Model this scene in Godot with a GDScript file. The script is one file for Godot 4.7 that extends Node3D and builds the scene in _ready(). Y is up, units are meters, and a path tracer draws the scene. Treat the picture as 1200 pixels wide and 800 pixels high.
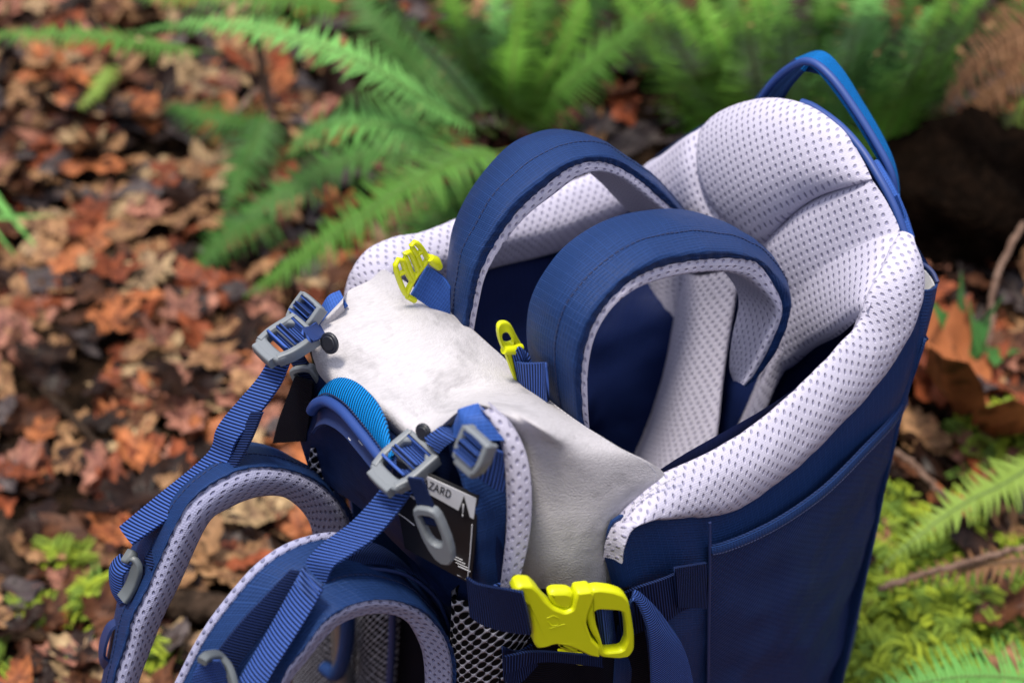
extends Node3D
# A child carrier standing on a forest floor. Carrier axes: AF towards the wearer, AL across towards the near side, up.
const PX := 1847.0
const GROUND := -0.58
var eye := Vector3.ZERO
var q0 := Vector3(0, 0.58, 0)
var vf := Vector3.ZERO
var vr := Vector3.RIGHT
var vu := Vector3.UP
var af := Vector3.ZERO
var al := Vector3.ZERO
var up := Vector3.UP
var mat := {}
var rng := RandomNumberGenerator.new()
var noise := FastNoiseLite.new()
var relief := FastNoiseLite.new()

func _ready() -> void:
	# camera: looking down on the carrier
	var pitch := deg_to_rad(41.0)
	var phi := deg_to_rad(51.0)
	vf = Vector3(0, -sin(pitch), -cos(pitch))
	vu = vr.cross(vf)
	af = Vector3(-sin(phi), 0, cos(phi))
	al = Vector3(cos(phi), 0, sin(phi))
	eye = q0 - ray(700, 330) * 1.05
	var cam := Camera3D.new()
	cam.name = "camera"
	add_child(cam)
	cam.transform = Transform3D(Basis(vr, vu, -vf), eye)
	var att := CameraAttributesPhysical.new()
	att.frustum_focal_length = 12.0 / (400.0 / PX)
	att.frustum_focus_distance = 1.0
	att.frustum_near = 0.05
	att.frustum_far = 200.0
	att.exposure_aperture = 4.7
	cam.attributes = att
	cam.fov = rad_to_deg(2.0 * atan(400.0 / PX))
	cam.near = 0.05
	cam.far = 200.0
	cam.current = true
	# overcast daylight from above, through a forest canopy
	var env := Environment.new()
	env.background_mode = Environment.BG_SKY
	var sky_mat := ProceduralSkyMaterial.new()
	sky_mat.sky_top_color = Color(0.92, 0.93, 1.0)
	sky_mat.sky_horizon_color = Color(0.14, 0.15, 0.19)
	sky_mat.sky_energy_multiplier = 0.82
	sky_mat.sky_curve = 0.5
	sky_mat.ground_bottom_color = Color(0.05, 0.045, 0.035)
	sky_mat.ground_horizon_color = Color(0.08, 0.08, 0.07)
	sky_mat.sun_angle_max = 1.0
	var sky := Sky.new()
	sky.sky_material = sky_mat
	env.sky = sky
	env.tonemap_mode = Environment.TONE_MAPPER_LINEAR
	env.tonemap_exposure = 2.7
	env.sdfgi_enabled = true
	env.ssao_enabled = true
	env.ssil_enabled = true
	var we := WorldEnvironment.new()
	we.name = "daylight"
	we.environment = env
	add_child(we)
	var sun := DirectionalLight3D.new()
	sun.name = "sun"
	sun.light_energy = 0.5
	sun.light_angular_distance = 10.0
	sun.light_color = Color(1.0, 0.96, 0.90)
	sun.shadow_enabled = true
	add_child(sun)
	sun.look_at_from_position(Vector3.ZERO, -Vector3(-0.15, 1.0, 0.10).normalized(), Vector3(0, 0, 1))
	noise.seed = 3
	noise.frequency = 1.0
	noise.fractal_octaves = 3
	relief.seed = 11
	relief.frequency = 0.012
	materials()
	ground()
	carrier()
	ferns()
	plants()
	wood()
	litter()
	moss()

# ---------------------------------------------------------------- places
func ray(u: float, v: float) -> Vector3:
	return vf + vr * ((u - 600.0) / PX) - vu * ((v - 400.0) / PX)

func on_plane(u: float, v: float, n: Vector3, d: float) -> Vector3:
	var r := ray(u, v)
	return eye + r * ((d + n.dot(q0 - eye)) / n.dot(r))

func pb(u: float, v: float, b: float) -> Vector3:
	return on_plane(u, v, al, b)

func pa(u: float, v: float, a: float) -> Vector3:
	return on_plane(u, v, af, a)

func ph(u: float, v: float, h: float) -> Vector3:
	return on_plane(u, v, up, h)

func py(u: float, v: float, y: float) -> Vector3:
	return on_plane(u, v, up, y - q0.y)

func lc(a: float, b: float, h: float) -> Vector3:
	return q0 + af * a + al * b + up * h

# lists of [x, y, place] on the plane named by axis (an entry may name its own), or of points
func pts(list: Array, axis := "b") -> PackedVector3Array:
	var out := PackedVector3Array()
	for e in list:
		if e is Vector3:
			out.append(e)
			continue
		var k: String = e[3] if e.size() > 3 else axis
		match k:
			"a": out.append(pa(e[0], e[1], e[2]))
			"h": out.append(ph(e[0], e[1], e[2]))
			"y":
				var p := py(e[0], e[1], e[2])
				for i in 2: p = py(e[0], e[1], e[2] + ground_y(p.x, p.z))
				out.append(p)
			_: out.append(pb(e[0], e[1], e[2]))
	return out

# the same with one place for the whole list
func line(list: Array, place: float, axis := "b") -> PackedVector3Array:
	var out := PackedVector3Array()
	for e in list:
		match axis:
			"a": out.append(pa(e[0], e[1], place))
			"h": out.append(ph(e[0], e[1], place))
			_: out.append(pb(e[0], e[1], place))
	return out

func moved(p: PackedVector3Array, by: Vector3) -> PackedVector3Array:
	var out := PackedVector3Array()
	for x in p:
		out.append(x + by)
	return out

func mixed(p: PackedVector3Array, r: PackedVector3Array, t: float, by := Vector3.ZERO) -> PackedVector3Array:
	var out := PackedVector3Array()
	for k in p.size():
		out.append(p[k].lerp(r[k], t) + by)
	return out

func cr(p: PackedVector3Array, t: float) -> Vector3:
	var n := p.size() - 1
	if n < 1:
		return p[0]
	var x := clampf(t, 0.0, 1.0) * n
	var i := mini(int(x), n - 1)
	var a := p[i - 1] if i > 0 else p[0] * 2.0 - p[1]
	var d := p[i + 2] if i + 2 <= n else p[n] * 2.0 - p[n - 1]
	return p[i].cubic_interpolate(p[i + 1], a, d, x - i)

func curve(p: PackedVector3Array, n: int) -> PackedVector3Array:
	var out := PackedVector3Array()
	for k in n + 1:
		out.append(cr(p, float(k) / n))
	return out

# evenly spaced by length
func even(p: PackedVector3Array, n: int, smooth := true) -> PackedVector3Array:
	var c := curve(p, (p.size() - 1) * 12) if smooth else p
	var sum := PackedFloat32Array([0.0])
	for k in range(1, c.size()):
		sum.append(sum[k - 1] + c[k].distance_to(c[k - 1]))
	var out := PackedVector3Array()
	var j := 0
	for k in n + 1:
		var w := sum[sum.size() - 1] * k / n
		while j < c.size() - 2 and sum[j + 1] < w:
			j += 1
		var s := maxf(sum[j + 1] - sum[j], 1e-9)
		out.append(c[j].lerp(c[j + 1], clampf((w - sum[j]) / s, 0, 1)))
	return out

# ---------------------------------------------------------------- meshes
class Geo:
	var v := PackedVector3Array()
	var t := PackedVector2Array()
	var i := PackedInt32Array()
	var g := PackedInt32Array()
	func tri(a: int, b: int, c: int, group := 0) -> void:
		i.append(a); i.append(b); i.append(c); g.append(group)
	func grid(rows: Array, uv: Array, flip := false, group := 0) -> void:
		var at := v.size()
		var w: int = rows[0].size()
		for r in rows.size():
			v.append_array(rows[r])
			t.append_array(uv[r])
		for r in rows.size() - 1:
			for c in w - 1:
				var k := at + r * w + c
				if flip:
					tri(k, k + w, k + 1, group); tri(k + 1, k + w, k + w + 1, group)
				else:
					tri(k, k + 1, k + w, group); tri(k + 1, k + w + 1, k + w, group)
	func mesh(offset: Vector3) -> ArrayMesh:
		var st := SurfaceTool.new()
		st.begin(Mesh.PRIMITIVE_TRIANGLES)
		for k in g.size():
			st.set_smooth_group(g[k])
			for c in 3:
				var n := i[k * 3 + c]
				st.set_uv(t[n])
				st.add_vertex(v[n] - offset)
		st.index()
		st.generate_normals()
		return st.commit()

func metric(rows: Array) -> Array:
	var h: int = rows.size()
	var w: int = rows[0].size()
	var mid: PackedVector3Array = rows[h / 2]
	var us := PackedFloat32Array([0.0])
	for c in range(1, w):
		us.append(us[c - 1] + mid[c].distance_to(mid[c - 1]))
	var out := []
	var vs := PackedFloat32Array()
	vs.resize(w)
	for r in h:
		var line_uv := PackedVector2Array()
		for c in w:
			if r > 0:
				vs[c] += rows[r][c].distance_to(rows[r - 1][c])
			line_uv.append(Vector2(us[c], vs[c]))
		out.append(line_uv)
	return out

func normals(rows: Array, hint: Vector3) -> Array:
	var h: int = rows.size()
	var w: int = rows[0].size()
	var out := []
	var lean := 0.0
	for r in h:
		var ns := PackedVector3Array()
		for c in w:
			var dx: Vector3 = rows[r][mini(c + 1, w - 1)] - rows[r][maxi(c - 1, 0)]
			var dy: Vector3 = rows[mini(r + 1, h - 1)][c] - rows[maxi(r - 1, 0)][c]
			var n := dx.cross(dy).normalized()
			lean += n.dot(hint)
			ns.append(n)
		out.append(ns)
	if lean < 0:
		for r in h:
			for c in w:
				out[r][c] = -out[r][c]
	return out

# a sheet with thickness, its face on the side of hint
func shell(g: Geo, rows: Array, thick: float, hint: Vector3, uvs = null) -> void:
	var uv: Array = uvs if uvs else metric(rows)
	var ns := normals(rows, hint)
	var h: int = rows.size()
	var w: int = rows[0].size()
	var dx: Vector3 = rows[h / 2][mini(w / 2 + 1, w - 1)] - rows[h / 2][w / 2 - 1 if w > 2 else 0]
	var dy: Vector3 = rows[mini(h / 2 + 1, h - 1)][w / 2] - rows[maxi(h / 2 - 1, 0)][w / 2]
	var flip: bool = dx.cross(dy).dot(ns[h / 2][w / 2]) > 0
	g.grid(rows, uv, flip, 1)
	if thick <= 0:
		return
	var back := []
	for r in h:
		var b := PackedVector3Array()
		for c in w:
			b.append(rows[r][c] - ns[r][c] * thick)
		back.append(b)
	g.grid(back, uv, not flip, 2)
	for side in 4:
		var a := PackedVector3Array()
		var b := PackedVector3Array()
		var ua := PackedVector2Array()
		var ub := PackedVector2Array()
		for k in (w if side < 2 else h):
			var r: int = [0, h - 1, k, k][side]
			var c: int = [k, k, 0, w - 1][side]
			a.append(rows[r][c]); b.append(back[r][c])
			ua.append(uv[r][c]); ub.append(uv[r][c] + Vector2(0.001, 0.001))
		g.grid([a, b], [ua, ub], (side in [0, 3]) == flip, 3)

func loft(rows: Array, nu: int, nv: int) -> Array:
	# Catmull-Rom surface through rows of control points
	var wide := []
	for r in rows:
		wide.append(curve(r, nu))
	var out := []
	for k in nv + 1:
		var line_pts := PackedVector3Array()
		for c in nu + 1:
			var col := PackedVector3Array()
			for r in wide:
				col.append(r[c])
			line_pts.append(cr(col, float(k) / nv))
		out.append(line_pts)
	return out

func coons(top: PackedVector3Array, bot: PackedVector3Array, left: PackedVector3Array, right: PackedVector3Array, nu: int, nv: int) -> Array:
	var a := even(top, nu)
	var b := even(bot, nu)
	var l := even(left, nv)
	var r := even(right, nv)
	var out := []
	for j in nv + 1:
		var t := float(j) / nv
		var row := PackedVector3Array()
		for k in nu + 1:
			var s := float(k) / nu
			row.append(a[k] * (1 - t) + b[k] * t + l[j] * (1 - s) + r[j] * s - (a[0] * (1 - s) * (1 - t) + a[nu] * s * (1 - t) + b[0] * (1 - s) * t + b[nu] * s * t))
		out.append(row)
	return out

# cushion: pushed out in the middle, kept at the borders
func puff(rows: Array, amount: float, hint: Vector3, power := 3.0) -> Array:
	var ns := normals(rows, hint)
	var h: int = rows.size()
	var w: int = rows[0].size()
	var out := []
	for r in h:
		var row := PackedVector3Array()
		for c in w:
			var s := absf(2.0 * c / (w - 1) - 1.0)
			var t := absf(2.0 * r / (h - 1) - 1.0)
			row.append(rows[r][c] + ns[r][c] * amount * (1 - pow(s, power)) * (1 - pow(t, power)))
		out.append(row)
	return out

func wrinkle(rows: Array, amount: float, size: float, hint: Vector3, keep_border := true) -> Array:
	var ns := normals(rows, hint)
	var h: int = rows.size()
	var w: int = rows[0].size()
	var out := []
	for r in h:
		var row := PackedVector3Array()
		for c in w:
			var s := absf(2.0 * c / (w - 1) - 1.0)
			var t := absf(2.0 * r / (h - 1) - 1.0)
			var p: Vector3 = rows[r][c]
			var k := (1 - pow(s, 8.0)) * (1 - pow(t, 8.0)) if keep_border else 1.0
			row.append(p + ns[r][c] * amount * k * noise.get_noise_3dv(p / size))
		out.append(row)
	return out

# sweep of a closed profile; x along side, y along the normal of path and side
func sweep(g: Geo, path: PackedVector3Array, sides: PackedVector3Array, profile: PackedVector2Array, grow := PackedFloat32Array()) -> void:
	var rows := []
	var uvs := []
	var n := path.size()
	var run := 0.0
	for k in n:
		var tan_dir := (path[mini(k + 1, n - 1)] - path[maxi(k - 1, 0)]).normalized()
		var s: Vector3 = sides[mini(k, sides.size() - 1)]
		s = (s - tan_dir * s.dot(tan_dir)).normalized()
		var m := s.cross(tan_dir).normalized()
		if k > 0:
			run += path[k].distance_to(path[k - 1])
		var row := PackedVector3Array()
		var uv := PackedVector2Array()
		var around := 0.0
		var f := grow[k] if grow.size() == n else 1.0
		for j in profile.size() + 1:
			var p := profile[j % profile.size()]
			if j > 0:
				around += p.distance_to(profile[j - 1])
			row.append(path[k] + (s * p.x + m * p.y) * f)
			uv.append(Vector2(around, run))
		rows.append(row)
		uvs.append(uv)
	g.grid(rows, uvs, false, 1)
	for e in 2:
		var r: PackedVector3Array = rows[0 if e == 0 else n - 1]
		var at := g.v.size()
		var mid := Vector3.ZERO
		for j in profile.size():
			mid += r[j] / profile.size()
		g.v.append(mid); g.t.append(Vector2.ZERO)
		for j in profile.size():
			g.v.append(r[j]); g.t.append(profile[j])
		for j in profile.size():
			var a := at + 1 + j
			var b := at + 1 + (j + 1) % profile.size()
			if e == 0:
				g.tri(at, b, a, 5)
			else:
				g.tri(at, a, b, 5)

func disc(r: float, n := 10) -> PackedVector2Array:
	var out := PackedVector2Array()
	for k in n:
		out.append(Vector2(cos(TAU * k / n), -sin(TAU * k / n)) * r)
	return out

func slab(w: float, h: float, r: float) -> PackedVector2Array:
	var out := PackedVector2Array()
	for c in [[1, 1, 0], [1, -1, -1], [-1, -1, -2], [-1, 1, -3]]:
		for k in 4:
			var a: float = PI / 2 * (1 + c[2]) - PI / 6 * k
			out.append(Vector2(c[0] * (w / 2 - r) + cos(a) * r, c[1] * (h / 2 - r) + sin(a) * r))
	return out

func tube(g: Geo, p: PackedVector3Array, r: float, n := 24, sides := 8, side := Vector3(0.31, 0.77, 0.2)) -> void:
	sweep(g, even(p, n), PackedVector3Array([side]), disc(r, sides))

# ribbon between two edge lines, with thickness
func ribbon(g: Geo, one: PackedVector3Array, two: PackedVector3Array, thick: float, hint: Vector3, n := 40, across := 4, bow := 0.0) -> void:
	var a := curve(one, n)
	var b := curve(two, n)
	var rows := []
	for k in n + 1:
		var row := PackedVector3Array()
		for c in across + 1:
			var t := float(c) / across
			row.append(a[k].lerp(b[k], t) + hint.normalized() * bow * (1 - pow(2 * t - 1, 2)))
		rows.append(row)
	shell(g, rows, thick, hint)

func rounded(loop: PackedVector3Array, times := 2, cut := 0.25) -> PackedVector3Array:
	var p := loop
	for k in times:
		var out := PackedVector3Array()
		for j in p.size():
			var a := p[j]
			var b := p[(j + 1) % p.size()]
			out.append(a.lerp(b, cut))
			out.append(a.lerp(b, 1.0 - cut))
		p = out
	return p

func inset(loop: PackedVector3Array, n: Vector3, d: float) -> PackedVector3Array:
	var mid := Vector3.ZERO
	for p in loop:
		mid += p / loop.size()
	var area := 0.0
	for j in loop.size():
		area += (loop[j] - mid).cross(loop[(j + 1) % loop.size()] - mid).dot(n)
	var s := 1.0 if area > 0 else -1.0
	var out := PackedVector3Array()
	var c := loop.size()
	for j in c:
		var e := (loop[(j + 1) % c] - loop[(j + c - 1) % c]).normalized()
		out.append(loop[j] + n.cross(e).normalized() * d * s)
	return out

# a flat moulded piece with rounded edges; hole: an optional loop, cut through
func plate(g: Geo, outline: PackedVector3Array, n: Vector3, thick: float, bevel: float, hole := PackedVector3Array()) -> void:
	n = n.normalized()
	var loops := [outline]
	if hole.size():
		var closed := hole.duplicate()
		var o := outline.duplicate()
		o.append(o[0]); closed.append(closed[0])
		o = even(o, 72, false); closed = even(closed, 72, false)
		o.remove_at(72); closed.remove_at(72)
		var best := 0
		var near := 1e9
		for s in 72:
			var far := 0.0
			for k in range(0, 72, 6):
				far += o[k].distance_squared_to(closed[(k + s) % 72])
			if far < near:
				near = far; best = s
		var turned := PackedVector3Array()
		for k in 72:
			turned.append(closed[(k + best) % 72])
		loops = [o, turned]
	var caps := [[], []]
	for k in loops.size():
		var rows := []
		var uvs := []
		var s := -1.0 if k == 1 else 1.0
		for step in [[-1, 1.0, 0.0], [-1, 0.4, 0.6], [-1, 0.0, 1.0], [1, 0.0, 1.0], [1, 0.4, 0.6], [1, 1.0, 0.0]]:
			var lp := inset(loops[k], n, bevel * step[1] * step[1] * s)
			var row := PackedVector3Array()
			var uv := PackedVector2Array()
			for j in lp.size() + 1:
				row.append(lp[j % lp.size()] + n * step[0] * (thick / 2 - bevel * step[2] * 0.8))
				uv.append(Vector2(j * 0.002, step[0] * thick))
			rows.append(row); uvs.append(uv)
		g.grid(rows, uvs, k == 1, 1)
		caps[0].append(rows[0]); caps[1].append(rows[rows.size() - 1])
	for e in 2:
		if loops.size() == 2:
			var uv := PackedVector2Array()
			uv.resize(caps[e][0].size())
			g.grid([caps[e][0], caps[e][1]], [uv, uv], e == 0, 3 + e)
			continue
		var x := n.cross(Vector3(0.3, 0.9, 0.1)).normalized()
		var y := n.cross(x)
		var flat := PackedVector2Array()
		var at := g.v.size()
		for j in caps[e][0].size() - 1:
			var p: Vector3 = caps[e][0][j]
			var p0: Vector3 = loops[0][j]
			flat.append(Vector2((p0 - loops[0][0]).dot(x), (p0 - loops[0][0]).dot(y)) * 4000.0)
			g.v.append(p); g.t.append(Vector2(p.dot(x), p.dot(y)))
		var ids := Geometry2D.triangulate_polygon(flat)
		for k in range(0, ids.size(), 3):
			g.tri(at + ids[k], at + ids[k + 1], at + ids[k + 2], 3 + e)

# ---------------------------------------------------------------- objects
func thing(called: String, label: String, category: String, at: Vector3, group := "") -> Node3D:
	var o := Node3D.new()
	o.name = called
	add_child(o, true)
	o.position = at
	tag(o, label, category, group)
	return o

func tag(o: Node, label: String, category := "", group := "", kind := "") -> void:
	if label: o.set_meta("label", label)
	if category: o.set_meta("category", category)
	if group: o.set_meta("group", group)
	if kind: o.set_meta("kind", kind)

func part(called: String, g: Geo, m: Material, parent: Node3D = self, label := "") -> MeshInstance3D:
	var o := MeshInstance3D.new()
	o.name = called
	parent.add_child(o, true)
	o.mesh = g.mesh(parent.global_position if parent != self else Vector3.ZERO)
	o.material_override = m
	if label:
		o.set_meta("label", label)
	return o

# ---------------------------------------------------------------- materials
func picture(w: int, h: int, f: Callable) -> ImageTexture:
	var data := PackedByteArray()
	data.resize(w * h * 3)
	var k := 0
	for y in h:
		for x in w:
			var c: Color = f.call(x, y)
			data[k] = int(clampf(c.r, 0, 1) * 255.0); data[k + 1] = int(clampf(c.g, 0, 1) * 255.0); data[k + 2] = int(clampf(c.b, 0, 1) * 255.0)
			k += 3
	return ImageTexture.create_from_image(Image.create_from_data(w, h, false, Image.FORMAT_RGB8, data))

func hash1(x: int, y: int) -> float:
	var n := (x * 374761393 + y * 668265263) & 0x7fffffff
	n = ((n ^ (n >> 13)) * 1274126177) & 0x7fffffff
	return float(n & 0xffff) / 65535.0

func noise_tex(freq: float, size: int, octaves: int, low: Color, high: Color, seed_no: int, low_at := 0.0, high_at := 1.0) -> NoiseTexture2D:
	var f := FastNoiseLite.new()
	f.seed = seed_no
	f.frequency = freq
	f.fractal_octaves = octaves
	var t := NoiseTexture2D.new()
	t.width = size; t.height = size
	t.seamless = true
	t.noise = f
	var gr := Gradient.new()
	gr.set_color(0, low); gr.set_color(1, high)
	gr.set_offset(0, low_at); gr.set_offset(1, high_at)
	t.color_ramp = gr
	return t

func lin(r: float, g: float, b: float) -> Color:
	return Color(r, g, b).linear_to_srgb()

func make(called: String, color: Color, rough: float) -> StandardMaterial3D:
	var m := StandardMaterial3D.new()
	m.resource_name = called
	m.albedo_color = color
	m.roughness = rough
	m.cull_mode = BaseMaterial3D.CULL_DISABLED
	mat[called] = m
	return m

# size: metres that one tile of the texture covers
func cloth(called: String, color: Color, rough: float, tex: Texture2D, bump: Texture2D, size: Vector2, relief_cm: float) -> StandardMaterial3D:
	var m := make(called, color, rough)
	m.albedo_texture = tex
	if bump:
		m.heightmap_enabled = true
		m.heightmap_texture = bump
		m.heightmap_scale = relief_cm
	m.metallic_specular = 0.22
	m.uv1_scale = Vector3(1.0 / size.x, 1.0 / size.y, 1)
	return m

func spacer(cells: int, rx: float, ry: float, dark: float, soft: float, tall: bool) -> ImageTexture:
	# knitted spacer mesh: staggered oval holes; as colour (tall false) or as height (tall true)
	return picture(512, 512, func(x, y):
		var u := float(x) / 512.0 * cells
		var v := float(y) / 512.0 * cells
		var deep := 0.0
		for oy in range(-1, 2):
			for ox in range(-1, 2):
				for half in 2:
					var cx := floori(u) + ox
					var cy := floori(v) + oy
					var jx := (hash1(posmod(cx, cells) * 2 + half, posmod(cy, cells)) - 0.5) * 0.07
					var jy := (hash1(posmod(cx, cells), posmod(cy, cells) * 2 + half + 31) - 0.5) * 0.07
					var p := Vector2(u - (cx + 0.25 + 0.5 * half + jx), v - (cy + 0.25 + 0.5 * half + jy))
					p.x += p.y * 0.18
					var d := Vector2(p.x / rx, p.y / ry).length()
					deep = maxf(deep, 1.0 - smoothstep(1.0 - soft, 1.0 + soft, d))
		var knit := 0.5 + 0.25 * sin(u * TAU * 4.0 + sin(v * TAU * 4.0)) + 0.25 * sin(v * TAU * 6.0)
		if tall:
			var k := (1.0 - deep) * (0.86 + 0.14 * knit)
			return Color(k, k, k)
		var grain := 0.93 + 0.05 * knit + 0.02 * hash1(x, y)
		var c := lerpf(grain, dark, deep)
		return Color(c, c, lerpf(c, c * 1.08, deep)))

func materials() -> void:
	var mesh_c := spacer(4, 0.085, 0.145, 0.77, 0.4, false)
	var mesh_h := spacer(4, 0.115, 0.175, 0.4, 0.5, true)
	cloth("white_mesh", lin(0.55, 0.535, 0.665), 0.85, mesh_c, mesh_h, Vector2(0.0315, 0.034), 0.11)
	cloth("grey_mesh", lin(0.36, 0.37, 0.54), 0.85, mesh_c, mesh_h, Vector2(0.0280, 0.0300), 0.16)
	var big_c := spacer(3, 0.30, 0.31, 0.05, 0.12, false)
	var big_h := spacer(3, 0.34, 0.35, 0.05, 0.3, true)
	cloth("open_mesh", lin(0.50, 0.50, 0.58), 0.8, big_c, big_h, Vector2(0.034, 0.030), 0.2)
	# webbing: ribs across its length, each rib a row of twisted yarns
	var web := func(x, y, tall):
		var rib := absf(sin(PI * y / 32.0))
		var yarn := 0.5 + 0.5 * sin((x + 0.45 * (y % 32)) * TAU / 16.0)
		var k := pow(rib, 0.7)
		if tall:
			var h := k * (0.8 + 0.2 * yarn)
			return Color(h, h, h)
		var c := (0.22 + 0.78 * k * k) * (0.86 + 0.14 * yarn) * (0.94 + 0.06 * hash1(x / 3, y / 2))
		return Color(c, c, c)
	var web_c := picture(256, 256, func(x, y): return web.call(x, y, false))
	var web_h := picture(256, 256, func(x, y): return web.call(x, y, true))
	cloth("webbing", lin(0.066, 0.145, 0.52), 0.6, web_c, web_h, Vector2(0.016, 0.0185), 0.07)
	cloth("dark_webbing", lin(0.022, 0.046, 0.17), 0.65, web_c, web_h, Vector2(0.012, 0.0150), 0.06)
	cloth("sky_webbing", lin(0.006, 0.34, 0.98), 0.5, web_c, web_h, Vector2(0.020, 0.025), 0.05)
	cloth("sky_tape", lin(0.006, 0.30, 0.95), 0.5, web_c, null, Vector2(0.006, 0.006), 0.0)
	cloth("black_webbing", lin(0.006, 0.008, 0.022), 0.7, web_c, web_h, Vector2(0.016, 0.0185), 0.06)
	# ripstop nylon with fine ribs and paler grid threads
	var nylon := func(x, y, tall):
		var k := 0.55 + 0.07 * sin(y * TAU / 16.0) * (0.5 + hash1(y / 16, 3 + x / 64)) + 0.07 * sin(x * TAU / 8.0) + 0.10 * (hash1(x / 6, y / 2) - 0.5)
		if x % 32 < 4: k += 0.13
		if tall: return Color(k, k, k)
		var c := 0.80 + 0.85 * (k - 0.5)
		return Color(c, c, c)
	var ny_c := picture(256, 256, func(x, y): return nylon.call(x, y, false))
	var ny_h := picture(256, 256, func(x, y): return nylon.call(x, y, true))
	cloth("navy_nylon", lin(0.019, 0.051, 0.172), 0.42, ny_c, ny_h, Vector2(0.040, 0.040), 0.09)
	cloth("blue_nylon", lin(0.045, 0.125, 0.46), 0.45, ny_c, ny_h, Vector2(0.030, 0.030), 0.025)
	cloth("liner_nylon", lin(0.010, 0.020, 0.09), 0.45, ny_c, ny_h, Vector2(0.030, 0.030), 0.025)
	var ox := func(x, y, tall):
		var a := sin((x + y) * TAU / 16.0) * 0.5 + 0.5
		var b := sin((x - y) * TAU / 32.0) * 0.5 + 0.5
		var k := 0.45 + 0.35 * a + 0.2 * b * a + 0.08 * hash1(x / 2, y / 2)
		if tall: return Color(k, k, k)
		var c := 0.42 + 0.58 * k
		return Color(c, c, c)
	var ox_c := picture(256, 256, func(x, y): return ox.call(x, y, false))
	var ox_h := picture(256, 256, func(x, y): return ox.call(x, y, true))
	cloth("navy_oxford", lin(0.019, 0.041, 0.140), 0.55, ox_c, ox_h, Vector2(0.052, 0.052), 0.09)
	cloth("frame_nylon", lin(0.010, 0.022, 0.085), 0.5, ox_c, ox_h, Vector2(0.022, 0.022), 0.03)
	# fleece with soft grey stains
	var pile := noise_tex(0.35, 512, 3, Color(0.1, 0.1, 0.1), Color(1, 1, 1), 5)
	var st := FastNoiseLite.new()
	st.seed = 12; st.frequency = 0.008; st.fractal_octaves = 4
	var st2 := FastNoiseLite.new()
	st2.seed = 3; st2.frequency = 0.05; st2.fractal_octaves = 3
	var stain := picture(512, 512, func(x, y):
		var k := smoothstep(0.08, 0.45, st.get_noise_2d(x, y)) * (0.6 + 0.6 * st2.get_noise_2d(x, y))
		var spots := smoothstep(0.30, 0.5, st2.get_noise_2d(x * 0.6, y * 0.6)) * 0.10
		var c := 0.93 - 0.13 * clampf(k, 0, 1) - spots * 0.3 + 0.05 * hash1(x / 2, y / 7)
		return Color(c, c, c * 1.005))
	var f := cloth("fleece", lin(0.51, 0.495, 0.515), 0.95, stain, pile, Vector2(0.26, 0.26), 0.06)
	f.rim_enabled = true
	f.rim = 0.4
	f.rim_tint = 0.3
	var gp := make("grey_plastic", lin(0.165, 0.185, 0.205), 0.4)
	gp.heightmap_enabled = true
	gp.heightmap_texture = noise_tex(0.2, 256, 3, Color.BLACK, Color.WHITE, 21)
	gp.heightmap_scale = 0.004
	gp.uv1_triplanar = true
	gp.uv1_scale = Vector3(40, 40, 40)
	var yp := make("lime_plastic", lin(0.66, 0.70, 0.006), 0.38)
	yp.heightmap_enabled = true
	yp.heightmap_texture = gp.heightmap_texture
	yp.heightmap_scale = 0.003
	yp.uv1_triplanar = true
	yp.uv1_scale = Vector3(40, 40, 40)
	make("dark_grey_plastic", lin(0.095, 0.11, 0.12), 0.45)
	make("black_plastic", lin(0.010, 0.011, 0.014), 0.4)
	make("black_snap", lin(0.018, 0.02, 0.028), 0.35)
	make("black_print", lin(0.006, 0.006, 0.008), 0.5)
	make("white_print", lin(0.55, 0.56, 0.60), 0.6)
	make("thread", lin(0.45, 0.45, 0.50), 0.8)
	make("blue_thread", lin(0.05, 0.10, 0.30), 0.7)
	make("navy_thread", lin(0.012, 0.02, 0.07), 0.7)
	make("navy_binding", lin(0.014, 0.03, 0.115), 0.55)
	make("blue_binding", lin(0.020, 0.058, 0.24), 0.5)
	make("metal", lin(0.3, 0.31, 0.33), 0.35).metallic = 0.8
	# forest floor
	var soil := make("soil", Color.WHITE, 0.95)
	soil.albedo_texture = noise_tex(0.03, 512, 5, lin(0.004, 0.003, 0.002), lin(0.04, 0.023, 0.014), 8)
	soil.heightmap_enabled = true
	soil.heightmap_texture = noise_tex(0.05, 512, 5, Color.BLACK, Color.WHITE, 9)
	soil.heightmap_scale = 2.0
	soil.metallic_specular = 0.1
	soil.uv1_triplanar = true
	soil.uv1_world_triplanar = true
	soil.uv1_scale = Vector3(2.2, 2.2, 2.2)
	var wood := make("dead_wood", Color.WHITE, 0.9)
	wood.albedo_texture = noise_tex(0.03, 256, 5, lin(0.012, 0.009, 0.007), lin(0.085, 0.055, 0.038), 31)
	wood.heightmap_enabled = true
	wood.heightmap_texture = noise_tex(0.06, 256, 4, Color.BLACK, Color.WHITE, 32)
	wood.heightmap_scale = 0.8
	wood.metallic_specular = 0.12
	wood.uv1_triplanar = true
	wood.uv1_world_triplanar = true
	wood.uv1_scale = Vector3(5, 5, 5)
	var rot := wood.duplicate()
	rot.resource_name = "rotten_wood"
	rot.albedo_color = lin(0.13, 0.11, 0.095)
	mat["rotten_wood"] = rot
	var pale := wood.duplicate()
	pale.resource_name = "pale_twig"
	pale.albedo_color = Color.WHITE
	pale.albedo_texture = noise_tex(0.05, 128, 4, lin(0.10, 0.06, 0.045), lin(0.32, 0.22, 0.17), 33)
	mat["pale_twig"] = pale
	# leaves: veins and blotches, tinted by each leaf's own colour
	var blot := FastNoiseLite.new()
	blot.seed = 77; blot.frequency = 0.02; blot.fractal_octaves = 4
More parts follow.
